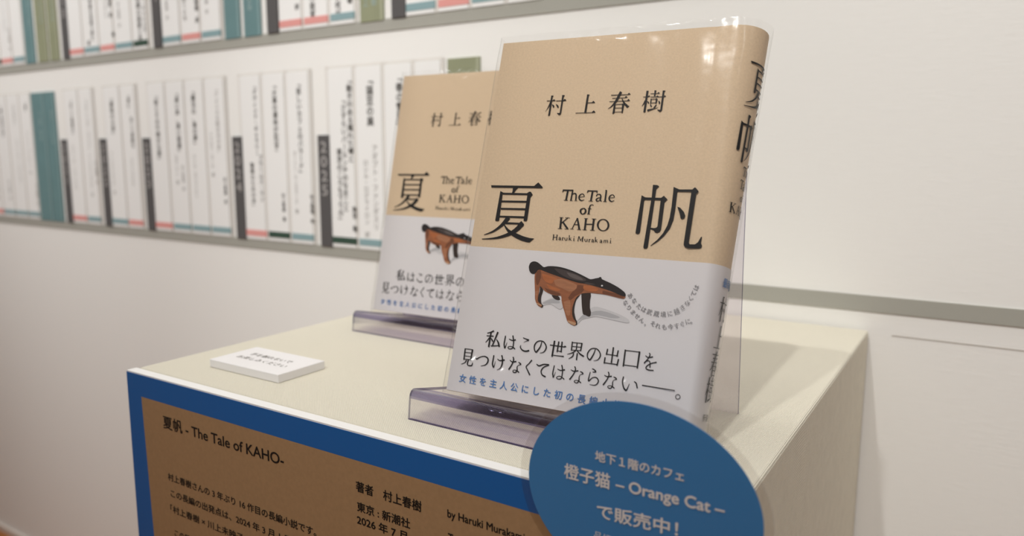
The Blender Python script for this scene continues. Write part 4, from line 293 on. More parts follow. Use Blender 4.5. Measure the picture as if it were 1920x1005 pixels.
ANIMAL={
'shadow':'P4813,5179 4965,5273 5162,5387 5338,5492 5515,5556 5697,5520 5870,5437 6041,5344 6151,5236 6121,5100 6024,4995 5910,4995 5766,5045 5595,5132 5405,5200 5191,5145 5000,5082 4881,5123;P6857,4404 6950,4494 7068,4615 7164,4744 7272,4861 7432,4913 7576,4968 7612,5105 7655,5237 7792,5298 8001,5309 8307,5264 8645,5191 8960,5116 9245,5034 9484,4947 9650,4860 9710,4768 9673,4700 9528,4691 9292,4712 8954,4744 8589,4780 8267,4812 7994,4827 7832,4805 7688,4757 7453,4687 7232,4595 7123,4459 7048,4351 6941,4362',
'shadow2':'P4939,5192 5031,5263 5168,5349 5343,5428 5527,5481 5696,5474 5829,5433 5906,5359 5894,5287 5718,5262 5481,5246 5259,5202 5071,5166 4979,5174;P6991,4456 7088,4613 7204,4779 7273,4838 7354,4851 7515,4822 7660,4809 7662,4903 7688,5017 7895,5100 8183,5143 8532,5102 8862,5030 9114,4964 9226,4905 9067,4859 8774,4837 8412,4874 8061,4908 7875,4878 7719,4816 7466,4729 7227,4632 7078,4533',
'dark':'P5393,5660 5563,5666 5751,5655 5845,5590 5890,5515 5894,5471 5860,5444 5791,5432 5702,5440 5610,5470 5521,5518 5446,5594;P4666,6059 4774,5991 4875,5883 4862,5729 4825,5568 4824,5444 4838,5337 4870,5232 4912,5150 4959,5121 4997,5101 5010,5040 4995,4985 4932,4960 4844,4989 4729,5124 4639,5317 4653,5557 4689,5788 4681,5953;P7012,5888 7257,5953 7503,5971 7543,5813 7528,5598 7548,5404 7576,5229 7626,5112 7668,5015 7676,4901 7660,4809 7622,4779 7565,4780 7484,4803 7396,4837 7319,4840 7246,4896 7176,5104 7112,5370 7054,5658;P6636,5815 6817,5859 6975,5865 6911,5740 6798,5565 6761,5393 6750,5220 6752,5070 6776,4921 6838,4749 6908,4597 6968,4517 7011,4459 7028,4374 7014,4309 6956,4284 6869,4331 6748,4507 6639,4756 6595,5053 6586,5355 6608,5622',
'brown':'P4257,6690 4275,6735 4305,6793 4343,6845 4397,6890 4463,6922 4563,6931 4720,6898 4922,6841 5177,6768 5457,6690 5731,6623 6023,6563 6365,6509 6698,6467 6954,6446 7192,6426 7461,6381 7729,6329 7972,6279 8219,6223 8500,6157 8785,6090 9090,6030 9321,5974 9350,5913 9299,5862 9263,5838 9188,5833 9050,5847 8855,5875 8586,5915 8299,5952 8051,5962 7823,5963 7618,5969 7424,5964 7210,5932 7032,5890 6962,5850 6924,5804 6851,5750 6781,5677 6732,5570 6695,5442 6660,5294 6641,5134 6651,4960 6681,4798 6729,4679 6789,4584 6866,4514 6932,4450 6956,4360 6949,4283 6915,4250 6841,4252 6690,4298 6537,4368 6462,4443 6406,4543 6330,4697 6252,4866 6175,5013 6102,5155 6038,5306 5985,5448 5963,5579 5924,5672 5810,5675 5667,5655 5523,5667 5366,5696 5179,5751 5006,5817 4895,5887 4812,5955 4727,6033 4666,6059 4655,5948 4660,5786 4648,5627 4643,5473 4654,5348 4694,5245 4805,5171 4909,5112 4930,5044 4907,4996 4850,4995 4775,5021 4703,5057 4629,5122 4552,5238 4486,5380 4457,5526 4435,5687 4395,5874 4353,6071 4310,6273 4275,6456 4261,6597',
'light':'P5414,6434 5563,6495 5775,6542 6030,6503 6292,6432 6550,6366 6727,6279 6714,6135 6607,6002 6462,5944 6288,5935 6118,5984 5937,6056 5725,6107 5541,6175 5453,6312;P6127,5386 6278,5462 6441,5493 6509,5338 6540,5123 6566,4913 6559,4748 6488,4698 6397,4730 6320,4850 6248,5018 6179,5220;P4456,5767 4527,5815 4598,5819 4600,5661 4592,5468 4629,5324 4652,5241 4606,5275 4542,5386 4492,5585',
'deep':'P4366,6817 4464,6880 4570,6892 4622,6716 4637,6486 4603,6279 4547,6127 4491,6097 4434,6156 4374,6310 4332,6500 4343,6680;P6525,6261 6687,6291 6885,6312 7065,6300 7180,6243 7140,6092 7026,5927 6883,5833 6729,5748 6595,5602 6481,5496 6381,5529 6336,5634 6425,5786 6532,5957 6541,6129;P8153,6143 8554,6096 8986,6034 9190,5971 9272,5914 9254,5876 9126,5864 8846,5904 8533,5955 8296,5970 8135,5992 8119,6070;P4932,6005 5127,5952 5376,5890 5617,5852 5809,5814 5883,5756 5868,5705 5755,5677 5579,5678 5354,5719 5138,5791 5007,5905',
'orange':'P4684,6725 4898,6693 5168,6647 5431,6588 5610,6528 5545,6487 5414,6434 5374,6325 5320,6233 5177,6235 5014,6284 4879,6358 4771,6458 4712,6602;P7089,6311 7267,6314 7492,6308 7706,6278 7863,6229 7887,6149 7807,6074 7583,6035 7333,6031 7172,6082 7072,6158 7064,6242;P5027,6207 5200,6155 5428,6088 5688,6029 5867,5973 5804,5910 5631,5875 5407,5912 5190,5989 5081,6105',
'black':'P3852,7014 3861,7098 3887,7195 3945,7260 4022,7304 4114,7324 4216,7319 4320,7287 4426,7235 4541,7161 4644,7094 4702,7066 4757,7063 4836,7090 4940,7124 5082,7143 5255,7152 5455,7151 5680,7134 5933,7094 6197,7038 6461,6967 6714,6887 6946,6806 7145,6732 7283,6676 7400,6647 7541,6676 7670,6719 7760,6740 7823,6758 7855,6782 7877,6800 7917,6804 7957,6792 7962,6753 8011,6699 8203,6635 8444,6560 8676,6473 8899,6377 9100,6269 9255,6170 9319,6101 9337,6049 9344,6006 9333,5975 9319,5953 9267,5951 9132,5980 8948,6031 8730,6103 8501,6174 8301,6216 8097,6250 7853,6295 7608,6337 7397,6371 7197,6396 6998,6405 6788,6417 6541,6457 6280,6508 6023,6561 5763,6618 5493,6679 5238,6738 5022,6789 4838,6835 4687,6881 4567,6911 4471,6909 4399,6879 4355,6809 4315,6734 4249,6687 4174,6664 4092,6675 4013,6710 3952,6767 3904,6840 3871,6935',
'sheen':'P5314,7047 5511,7044 5782,7025 6083,6970 6384,6899 6640,6823 6859,6747 7044,6680 7163,6620 7169,6562 7097,6520 6962,6505 6773,6511 6528,6538 6268,6583 6038,6646 5831,6720 5655,6803 5510,6888 5392,6978;P7069,6441 7146,6462 7265,6477 7436,6459 7594,6430 7682,6403 7681,6381 7500,6370 7281,6373 7150,6407',
'grey':'P6053,6892 6241,6870 6477,6830 6690,6764 6868,6690 6983,6620 7008,6569 6880,6559 6681,6579 6458,6626 6250,6697 6125,6802',
'foot':'P6488,4469 6525,4468 6604,4459 6785,4432 6948,4396 6969,4346 6935,4300 6904,4272 6838,4271 6683,4322 6534,4387 6492,4435;P4619,5180 4771,5145 4919,5105 4943,5070 4898,5053 4776,5077 4651,5117 4620,5152',
'eye':'P8109,6381 8101,6354 8073,6338 8038,6340 8013,6359 8009,6387 8028,6410 8061,6418 8093,6407',
}
# ------------------------------------------------------------------ materials
m_wall = mat('wall_paper', lin(243, 242, 238), 0.75, 0.2, bump=0.35, bump_scale=220, stretch=(0.35, 1, 1.6))
m_strip = mat('grey_strip', lin(170, 169, 160), 0.6, 0.2)
m_seam = mat('seam', lin(190, 184, 176), 0.8, 0.1)
m_floor = mat('wood_floor', lin(176, 112, 52), 0.35, 0.4, noise_amt=0.25, noise_scale=18, stretch=(1, 9, 1))
m_base = mat('skirting', lin(225, 215, 205), 0.5, 0.3)
m_ceil = mat('ceiling_paint', lin(235, 232, 226), 0.8, 0.1)
m_cloth = weave('woven_cloth', lin(244, 238, 220))
m_white = mat('white_board', lin(240, 239, 237), 0.6, 0.3)
m_page = mat('page_white', lin(243, 243, 241), 0.6, 0.2)
m_dropshade = mat('panel_drop_shade', lin(211, 207, 200), 0.7, 0.1)  # greys of the soft shadow drawn beside the white panels
m_dropshade2 = mat('panel_soft_drop_shade', lin(231, 228, 223), 0.7, 0.1)
m_grey_ink = mat('grey_ink', lin(140, 137, 132), 0.7, 0.1)
m_dark_ink = mat('charcoal_ink', lin(88, 86, 83), 0.7, 0.1)
m_red = mat('red_print', lin(228, 160, 154), 0.6, 0.2)
m_teal = mat('teal_print', lin(142, 170, 174), 0.6, 0.2)
m_dkgreen = mat('dark_green_print', lin(62, 84, 72), 0.6, 0.2)
m_bookteal = mat('teal_panel', lin(108, 140, 142), 0.6, 0.2, noise_amt=0.04, noise_scale=40)
m_bookgreen = mat('olive_panel', lin(148, 152, 124), 0.6, 0.2, noise_amt=0.04, noise_scale=40)
m_edge_teal = mat('teal_panel_edge', lin(134, 161, 162), 0.6, 0.2)
m_edge_olive = mat('olive_panel_edge', lin(168, 171, 146), 0.6, 0.2)
m_tagdark = mat('dark_tag', lin(92, 90, 90), 0.6, 0.2)
m_taggrey = mat('tag_digits', lin(172, 169, 166), 0.6, 0.2)
m_tealtxt = mat('pale_print', lin(170, 192, 192), 0.6, 0.2)
m_kraft = mat('kraft_paper', lin(217, 193, 162), 0.62, 0.25, noise_amt=0.05, noise_scale=900, bump=0.12, bump_scale=1500)
m_obi = mat('obi_paper', lin(222, 218, 219), 0.5, 0.3)
m_board = mat('cover_board', lin(214, 206, 192), 0.7, 0.2)
m_paper = mat('page_block', lin(232, 224, 205), 0.8, 0.1, noise_amt=0.06, noise_scale=200, stretch=(1, 30, 1))
m_black = mat('black_ink', lin(24, 21, 20), 0.55, 0.25)
m_blue_ink = mat('blue_ink', lin(84, 128, 186), 0.55, 0.25)
m_arc_ink = mat('soft_grey_ink', lin(138, 136, 138), 0.55, 0.25)
m_sleeve = film('clear_sleeve', (0.985, 0.983, 0.98, 1), 0.19, base=0.035, top=0.40, bump=0.2, bscale=70)
m_pvc = film('clear_pvc', (0.935, 0.915, 0.945, 1), 0.05, bump=0.03, bscale=60)
m_pvcbend = film('pvc_bend', (0.60, 0.57, 0.74, 1), 0.08)  # darker tint stands in for refraction at the bends
m_pvcridge = film('pvc_ridge_tint', (0.50, 0.47, 0.68, 1), 0.08)  # indigo tint put in for the dark refraction line behind the ridge
m_pvcedge = film('pvc_cut_edge', (0.26, 0.24, 0.36, 1), 0.15)
m_lam = film('laminate', (0.95, 0.945, 0.94, 1), 0.16, bump=0.12, bscale=25)
m_panelblue = mat('blue_print', lin(28, 97, 168), 0.45, 0.3)
m_panelkraft = mat('brown_print', lin(166, 133, 97), 0.5, 0.3, noise_amt=0.05, noise_scale=500)
m_ovalblue = mat('oval_blue', lin(64, 134, 194), 0.5, 0.3)
m_ovaltxt = mat('oval_lettering', lin(238, 234, 232), 0.5, 0.3)
m_acrylic = mat('white_acrylic', lin(240, 238, 238), 0.35, 0.4)
m_a = {}
for k, c in dict(shadow=(204, 201, 202), shadow2=(176, 174, 176), dark=(50, 36, 30), brown=(150, 92, 60), light=(166, 112, 80), deep=(112, 66, 42),
                 orange=(172, 100, 58), black=(36, 29, 28), sheen=(68, 58, 56), grey=(98, 88, 85), foot=(188, 146, 112), eye=(220, 216, 214)).items():
    m_a[k] = mat('print_' + k, lin(*c), 0.5, 0.3, noise_amt=0.12 if k in ('brown', 'light', 'deep', 'orange') else 0, noise_scale=260, stretch=(0.6, 1, 3))

# ------------------------------------------------------------------ setting
D = H0 * 0 + 0.3818         # wall plane (y)
tag(box('wall_back', -3.2, 3.2, D, D + 0.08, 0, 2.9, m_wall), kind='structure')
tag(box('floor', -3.2, 3.2, -3.4, D + 0.08, -0.08, 0, m_floor), kind='structure')
tag(box('ceiling', -3.2, 3.2, -3.4, D + 0.08, 2.9, 2.98, m_ceil), kind='structure')
tag(box('baseboard_back', -3.2, 3.2, D - 0.006, D, 0, 0.012, m_base), kind='structure')
tag(box('trim_1', -3.2, 3.2, D - 0.0012, D, H0 + 0.0149, H0 + 0.0278, m_strip), kind='structure')
tag(box('trim_2', -3.2, 3.2, D - 0.0012, D, H0 + 0.2735, H0 + 0.2868, m_strip), kind='structure')
tag(box('trim_3', 0.4046, 3.2, D - 0.0003, D, H0 - 0.0031, H0 - 0.0022, m_seam), kind='structure')

# ------------------------------------------------------------------ pedestal
PW, PD = 0.3882, 0.3792
ped = box('display_pedestal', 0, PW, 0, PD, 0, H0, m_cloth, bevel=0.0022, seg=3)
tag(ped, 'cream woven cloth covered square pedestal against the white wall', 'pedestal')

# ------------------------------------------------------------------ spine panels on the wall
rng = random.Random(5)
BAND = {'red': (m_red, 'pale red'), 'teal': (m_teal, 'grey teal'), 'green': (m_dkgreen, 'dark green')}
def white_panel(x0, x1, zb, band, label, texts, group, first=False):
    """one printed book spine: a thin white card with a coloured foot band"""
    zt = zb + 0.2100
    w = x1 - x0
    f = box('book_spine_panel', x0, x1 - 0.0052, D - 0.0022, D, H0 + zb, H0 + zt, m_page)
    tag(f, label, 'panel', group)
    # printed soft shadow drawn as grey strips: right side, top (and the left side for the first of a group)
    for nm, m, k0, k1 in (('drop_shade', m_dropshade, 0.0, 0.45), ('soft_drop_shade', m_dropshade2, 0.45, 1.0)):
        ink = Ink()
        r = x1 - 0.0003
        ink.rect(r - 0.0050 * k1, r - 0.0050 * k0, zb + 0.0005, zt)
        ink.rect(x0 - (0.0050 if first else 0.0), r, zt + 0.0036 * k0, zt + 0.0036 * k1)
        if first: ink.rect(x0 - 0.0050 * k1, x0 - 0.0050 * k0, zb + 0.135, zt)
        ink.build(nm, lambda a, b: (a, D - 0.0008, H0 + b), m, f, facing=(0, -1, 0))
    box('foot_band', x0 + 0.0003, x1 - 0.0046, D - 0.0026, D - 0.0012, H0 + zb + 0.0042, H0 + zb + 0.0122, BAND[band][0], f)
    for (s, fx, top, em, sh) in texts:
        k = Ink(); k.column(s, x0 + fx * w, zt - top, em, bold=0.02 if sh == 0 else 0.0)
        k.build('credit_text' if sh else 'title_text', lambda a, b: (a, D - 0.0024, H0 + b), (m_dark_ink, m_grey_ink)[sh], f, facing=(0, -1, 0))
    return f

def colour_panel(x0, x1, zb, m, label, texts, group):
    zt = zb + 0.2103
    f = box('book_spine_panel', x0, x1 - 0.0006, D - 0.0022, D, H0 + zb - 0.0012, H0 + zt, m)
    tag(f, label, 'panel', group)
    k = Ink(); k.rect(x1 - 0.0050, x1 - 0.0008, zb - 0.001, zt - 0.0003)
    k.build('panel_edge', lambda a, b: (a, D - 0.00232, H0 + b), m_edge_teal if m is m_bookteal else m_edge_olive, f, facing=(0, -1, 0))
    k = Ink()
    for (s, fx, top, em) in texts: k.column(s, x0 + fx * (x1 - x0), zt - top, em)
    if k.v: k.build('title_text', lambda a, b: (a, D - 0.0024, H0 + b), m_tealtxt, f, facing=(0, -1, 0))

def year_tag(xr, zb, digits, label, w=0.0195):
    f = box('year_tag', xr - w, xr, D - 0.0030, D, H0 + zb - 0.0008, H0 + zb + 0.1335, m_tagdark)
    tag(f, label, 'tag', 'dark year tags along the wall')
    k = Ink()
    y = zb + 0.1200
    for c in digits:
        k.char(c, xr - w / 2, y, 0.0180, bold=0.012, sx=1.25); y -= 0.0172
    k.build('year_digits', lambda a, b: (a, D - 0.0032, H0 + b), m_taggrey, f, facing=(0, -1, 0))

ZL, ZU = 0.0278, 0.2868
GL, GU = 'book spine panels in the lower row', 'book spine panels in the upper row'
E9, E7, E6 = 0.0090, 0.0076, 0.0060
lower = [
 # x0, x1, band, label, first, texts (string, across, from top, size, shade)
 (-1.0756, -1.0316, 'red', 'white spine panel with red foot band, cut by the left picture edge, lower row', False, [('「村上春樹の世界」', .5, .014, E7, 0), ('村上春樹　著', .6, .145, E6, 1)]),
 (-1.0316, -0.9876, 'teal', 'white spine panel third to the left of the lower teal panels', False, [('「騎士団長の夜」', .5, .014, E7, 0), ('村上春樹　著', .6, .145, E6, 1)]),
 (-0.9876, -0.9432, 'teal', 'white spine panel second to the left of the lower teal panels', False, [('「ある夏の日」', .5, .012, E6, 1), ('スティーヴン・ミルハウザー', .55, .075, E6, 1)]),
 (-0.9432, -0.9048, 'teal', 'white spine panel touching the left side of the lower teal panels', False, [('「猫」', .5, .010, E7, 0), ('アントン・ウィルソン　著', .45, .062, E6, 1), ('村上春樹　訳', .85, .150, E6, 1)]),
 (-0.7997, -0.7559, 'red', 'white spine panel with red foot band just right of the leftmost lower year tag', True, [('「古くて素敵な」', .45, .012, E7, 0), ('クラシック・レコードたち', .35, .085, E6, 1)]),
 (-0.7559, -0.7155, 'teal', 'white spine panel with teal foot band, left of the second lower tag', False, [('「スティング・ライフ」', .5, .012, E7, 1), ('フィッツジェラルド　著', .45, .100, E6, 1), ('村上春樹　訳', .85, .110, E6, 1)]),
 (-0.6864, -0.6408, 'teal', 'white spine panel with teal foot band just right of the second lower tag', True, [('「最後の大君」', .45, .012, E9, 0), ('フィッツジェラルド　著', .25, .095, E6, 1)]),
 (-0.6408, -0.6010, 'red', 'white spine panel with red foot band, left of the third lower tag', False, [('「更に、', .5, .010, E7, 0), ('古くて素敵な', .6, .045, E7, 0), ('クラシックたち', .45, .105, E6, 1)]),
 (-0.5726, -0.5285, 'red', 'white spine panel with red foot band just right of the third lower tag', True, [('「街とその不確かな壁」', .45, .013, E9, 0)]),
 (-0.5285, -0.4846, 'teal', 'second white spine panel right of the third lower tag', False, [('「遠い声、遠い部屋」', .55, .011, E9, 0), ('カポーティ　著', .35, .100, E6, 1), ('村上春樹　訳', .65, .115, E6, 1)]),
 (-0.4846, -0.4414, 'teal', 'third white spine panel right of the third lower tag', False, [('「魔法の、島の夢」', .4, .010, E9, 0), ('ティム・オブライエン', .3, .100, E6, 1)]),
 (-0.4414, -0.3978, 'teal', 'fourth white spine panel right of the third lower tag, left of the 2024 tag', False, [('「アメリカ大陸の光の本」', .55, .010, E7, 1), ('ドナルド・ホール　著', .2, .070, E6, 1), ('村上春樹　訳', .75, .130, E6, 0)]),
 (-0.3692, -0.3255, 'red', 'white spine panel with red foot band just right of the 2024 tag', True, [('「デヴィッド・ギャラリー', .65, .010, E7, 0), ('ブラームス・ラン', .78, .100, E7, 0), ('警察のための本」', .4, .110, E7, 0)]),
 (-0.3255, -0.2813, 'green', 'white spine panel with dark green foot band, second right of the 2024 tag', False, [('「大黒の運命が忍び', .5, .010, E9, 0), ('Ｓ」', .52, .085, E7, 0), ('村上春樹　著', .7, .148, E6, 0)]),
 (-0.2813, -0.2383, 'teal', 'white spine panel with teal foot band just left of the 2025 tag', False, [('「哀しいカフェのバラード」', .5, .010, E9, 0), ('カーソン・マッカラーズ　著', .25, .095, E6, 1), ('村上春樹　訳', .88, .148, E6, 0)]),
 (-0.2097, -0.1655, 'green', 'white spine panel with dark green foot band just right of the 2025 tag', True, [('「動きのある嘆れた噂と', .78, .010, E9, 0), ('「さすらいバールンチのなまこと', .55, .032, E9, 0), ('東京のころも下りの」', .35, .092, E9, 0), ('東京　著', .85, .160, E7, 0)]),
 (-0.1655, -0.1213, 'teal', 'white spine panel with blue foot band, partly behind the rear book', False, [('「猫豆の巣', .5, .010, .0115, 0), ('アダプト・ファンダスリ', .62, .088, E9, 1), ('ロシル・ログライロン　訳', .3, .105, E7, 1)]),
 (-0.1213, -0.0775, 'teal', 'white spine panel whose title shows above the rear book left corner', False, [('「春の雪豆」', .5, .010, .0105, 0)]),
 (-0.0775, -0.0375, 'red', 'white spine panel left of the lower olive green panel, mostly behind the rear book', False, [('「今日」', .5, .010, .0105, 0)]),
]
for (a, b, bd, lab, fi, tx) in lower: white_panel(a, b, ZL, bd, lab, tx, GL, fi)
colour_panel(-0.9048, -0.8640, ZL, m_bookteal, 'left one of the two teal spine panels in the lower row', [('村上春樹　雑文集', .6, .03, E6)], GL)
colour_panel(-0.8632, -0.8298, ZL, m_bookteal, 'right one of the two teal spine panels in the lower row', [('翻訳ほとんど全仕事', .6, .03, E6)], GL)
colour_panel(-0.0326, 0.0092, ZL, m_bookgreen, 'olive green spine panel peeking above the rear book in the lower row', [('村上', .8, .020, E7)], GL)
for (xr, dg, lab) in ((-0.7997, '2021', 'leftmost dark year tag on the lower row, right of the teal panels'),
                      (-0.6864, '2022', 'second dark year tag from the left on the lower row'),
                      (-0.5726, '2023', 'third dark year tag from the left on the lower row'),
                      (-0.3692, '2024', 'dark year tag reading 2024 on the lower row'),
                      (-0.2097, '2025', 'dark year tag reading 2025 on the lower row, nearest the books')):
    year_tag(xr, ZL, dg, lab)
T1 = [('「村上さんのところ」', .5, .014, E9, 0)]
upper = [
 (-1.0329, -0.9895, 'green', 'white spine panel with dark green foot band at the left picture edge, upper row', False, T1 + [('村上春樹　著', .6, .150, E6, 1)]),
 (-0.9895, -0.9485, 'red', 'white spine panel with red foot band at the far left of the upper row', False, T1 + [('スコット・フィッツジェラルド', .5, .070, E6, 1), ('村上春樹　訳', .8, .150, E6, 1)]),
 (-0.9485, -0.9085, 'teal', 'white spine panel with teal foot band left of the single upper left teal panel', False, T1),
 (-0.7696, -0.7274, 'red', 'white spine panel with red foot band just right of the leftmost upper tag', True, T1),
 (-0.7274, -0.6831, 'teal', 'second white spine panel right of the leftmost upper tag', False, T1 + [('村上春樹の短編を英語で読む', .55, .090, E7, 0), ('著', .3, .188, E7, 0)]),
 (-0.6831, -0.6432, 'red', 'third white spine panel right of the leftmost upper tag, with red foot band', False, T1 + [('セロニアス・モンクのいた', .5, .088, E6, 1), ('風景　訳', .8, .130, E7, 0), ('編', .9, .180, E7, 0)]),
 (-0.6432, -0.5974, 'teal', 'fourth white spine panel right of the leftmost upper tag', False, T1 + [('村上春樹　訳', .3, .140, E6, 1)]),
 (-0.5974, -0.5595, 'green', 'white spine panel with dark green foot band left of the second upper tag', False, T1 + [('図書館奇譚の風景と夜', .45, .110, E9, 0), ('カット・メンシック', .75, .120, E7, 0)]),
 (-0.5270, -0.4833, 'teal', 'white spine panel with teal foot band just right of the second upper tag', True, T1 + [('村上春樹　訳', .3, .140, E6, 1)]),
 (-0.4833, -0.4402, 'red', 'white spine panel with red foot band between two teal banded ones, upper row', False, T1 + [('大いなる眠りの夜', .2, .120, E7, 1), ('村上春樹　訳', .8, .140, E7, 0)]),
 (-0.4402, -0.3970, 'teal', 'white spine panel with teal foot band left of the upper teal pair', False, T1 + [('村上春樹　訳', .3, .140, E6, 1)]),
 (-0.2889, -0.2458, 'red', 'white spine panel with red foot band just right of the third upper tag', True, T1 + [('村上春樹　訳', .75, .142, E7, 0)]),
 (-0.2458, -0.2018, 'red', 'second red banded white spine panel right of the third upper tag', False, T1 + [('職業としての小説家', .35, .118, E9, 0)]),
 (-0.2018, -0.1596, 'teal', 'white spine panel with teal foot band left of the upper right olive panel', False, T1 + [('ラオスにいったい何が', .3, .112, E9, 0), ('村上春樹　著', .75, .135, E9, 0)]),
 (-0.0877, -0.0439, 'teal', 'white spine panel with teal foot band just right of the rightmost upper tag', True, T1),
 (-0.0439, -0.0003, 'red', 'white spine panel with red foot band, second right of the rightmost upper tag', False, T1),
 (-0.0003, 0.0434, 'teal', 'white spine panel with teal foot band above the left corner of the front book', False, T1),
 (0.0434, 0.0870, 'teal', 'rightmost white spine panel of the upper row above the front book', False, T1),
]
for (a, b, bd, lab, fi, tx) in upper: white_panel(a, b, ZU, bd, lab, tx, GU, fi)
colour_panel(-0.9075, -0.8768, ZU, m_bookteal, 'single teal spine panel left of the olive pair in the upper row', [('約束された場所で', .6, .11, E6)], GU)
colour_panel(-0.8679, -0.8361, ZU, m_bookgreen, 'left one of the olive green pair in the upper row', [('村上ラヂオの本', .6, .11, E6)], GU)
colour_panel(-0.8302, -0.8017, ZU, m_bookgreen, 'right one of the olive green pair in the upper row', [('村上ラヂオの本', .6, .11, E6)], GU)
colour_panel(-0.3927, -0.3621, ZU, m_bookteal, 'left one of the teal pair in the middle of the upper row', [('村上春樹とイラスト', .4, .11, E6)], GU)
colour_panel(-0.3548, -0.3227, ZU, m_bookteal, 'right one of the teal pair in the middle of the upper row', [('映画をめぐる冒険', .4, .12, E7)], GU)
colour_panel(-0.1551, -0.1199, ZU, m_bookgreen, 'single olive green spine panel left of the rightmost upper tag', [('村上', .25, .18, E7), ('春樹', .6, .18, E7)], GU)
for (xr, dg, lab) in ((-0.7698, '2013', 'leftmost dark year tag of the upper row, right of the olive pair'),
                      (-0.5289, '2014', 'second dark year tag from the left on the upper row'),
                      (-0.2909, '2015', 'third dark year tag from the left on the upper row'),
                      (-0.0884, '2016', 'rightmost dark year tag of the upper row')):
    year_tag(xr, ZU, dg, lab)

# ------------------------------------------------------------------ the books
T = 0.0265
HB = 0.197
def bulge(b): return 0.0048 + 0.0088 * b / HB
def profile(off, b, flaps=False, n=16):
    p = []
    if flaps: p += [(0.040, 0.0034), (0.0006 - off, 0.0034), (-off, 0.0030), (-off, 0.0006)]
    p += [(0.0005 - off * 0.6, -off), (0.03, -off), (0.06, -off), (0.09, -off), (0.112, -off), (0.117, -off + 0.0001), (0.1212, -off + 0.0004), (0.1255, -off + 0.0001)]
    for i in range(n + 1):
        th = math.pi * i / n
        p.append((0.130 + (bulge(b) + off) * math.sin(th), T / 2 - (T / 2 + off) * math.cos(th)))
    p += [(0.1255, T + off), (0.1212, T + off - 0.0005), (0.112, T + off), (0.06, T + off), (0.0005 - off * 0.6, T + off)]
    if flaps: p += [(-off, T - 0.0006), (-off, T - 0.0030), (0.0006 - off, T - 0.0034), (0.040, T - 0.0034)]
    return p
def wrap(name, off, b0, b1, rows, material, parent, flaps):
    vs, fs = [], []
    for r in range(rows + 1):
        b = b0 + (b1 - b0) * r / rows
        pr = profile(off, b, flaps); n = len(pr)
        vs += [(x, y, b) for x, y in pr]
    for r in range(rows):
        for i in range(n - 1):
            fs.append((r * n + i, r * n + i + 1, (r + 1) * n + i + 1, (r + 1) * n + i))
    o = obj(name, vs, fs, material, parent, smooth=True)
    md = o.modifiers.new('s', 'SOLIDIFY'); md.thickness = 0.00012; md.offset = -1; md.use_rim = False
    return o
def on_spine(off):
    def f(u, b):
        d = T / 2 + u * 0.86
        d = min(max(d, 0.0002), T - 0.0002)
        th = math.acos(1 - 2 * d / T)
        return (0.130 + (bulge(b) + off) * math.sin(th), T / 2 - (T / 2 + off) * math.cos(th), b)
    return f
def front(off): return lambda a, b: (a, -off, b)

book = empty('hardcover_book')
# boards and leaves
for y0 in (0.0004, T - 0.0030):
    box('cover_board', 0.0004, 0.1262, y0, y0 + 0.0026, 0.0004, HB - 0.0004, m_board, book, bevel=0.0004)
box('page_block', 0.0035, 0.1275, 0.0034, T - 0.0034, 0.0035, HB - 0.0035, m_paper, book)
jacket = wrap('dust_jacket', 0.0, 0.0, HB, 20, m_kraft, book, True)
# lettering of the jacket
k = Ink()
for g in ('mura', 'kami', 'haru', 'ki'): k.strokes(GLYPH[g])
k.build('author_name', front(0.0004), m_black, jacket, facing=(0, -1, 0))
k = Ink()
for g in ('natsu', 'ho'): k.strokes(GLYPH[g])
k.build('title_characters', front(0.0004), m_black, jacket, facing=(0, -1, 0))
k = Ink()
for g in ('the', 'tale', 'of', 'kaho', 'author'): k.strokes(GLYPH[g])
k.build('english_title', front(0.0004), m_black, jacket, facing=(0, -1, 0))
# spine lettering
k = Ink()
def centred(data, cx, cy, s, sx=None):
    sx = s if sx is None else sx
    c = [tuple(int(q) * 1e-5 for q in p.split(',')) for st in data.split(';') for p in st[1:].replace('|', ' ').split()]
    mx = (min(p[0] for p in c) + max(p[0] for p in c)) / 2; my = (min(p[1] for p in c) + max(p[1] for p in c)) / 2
    k.strokes(data, cx - mx * sx, cy - my * s, s, sx)
centred(GLYPH['natsu'], -0.0010, 0.1690, 0.74, 0.66)
centred(GLYPH['ho'], -0.0010, 0.1415, 0.74, 0.66)
centred(GLYPH['the'], -0.0010, 0.1262, 0.78, 0.68)
centred(GLYPH['tale'], -0.0010, 0.1198, 0.78, 0.68)
centred(GLYPH['of'], -0.0010, 0.1136, 0.72, 0.68)
centred(GLYPH['kaho'], -0.0010, 0.1072, 0.78, 0.72)
k.build('spine_title', on_spine(0.0004), m_black, jacket, cut=0.0012, facing=(1, 0, 0))
# paper band round the lower part
obi = wrap('paper_band', 0.0003, 0.0002, 0.0790, 8, m_obi, book, True)
k = Ink()
for g in ('c6', 'c7'): k.strokes(GLYPH[g])
k.build('band_slogan', front(0.0007), m_black, obi, facing=(0, -1, 0))
k = Ink()
x = 0.0095
for c in '女性を主人公にした初の長編小説':
    k.char(c, x, 0.0076, 0.0046, bold=0.012); x += 0.00625
k.build('blue_caption', front(0.0007), m_blue_ink, obi, facing=(0, -1, 0))
k = Ink()
arc1 = [(95.8, 60.3), (98.2, 58.0), (100.9, 55.6), (103.4, 54.3), (106.4, 53.4), (109.9, 52.9), (113.2, 53.0), (116.3, 53.7), (119.3, 55.1), (121.8, 57.1), (123.8, 59.4), (125.2, 61.7), (126.2, 64.2), (127.1, 67.0)]
arc2 = [(93.9, 56.6), (96.0, 54.4), (98.3, 52.4), (100.7, 50.7), (103.2, 49.1), (106.0, 47.6), (108.8, 48.0), (111.4, 47.3), (114.5, 47.1), (117.4, 47.5), (120.2, 48.3), (122.7, 49.5), (125.2, 50.9), (127.6, 51.4)]
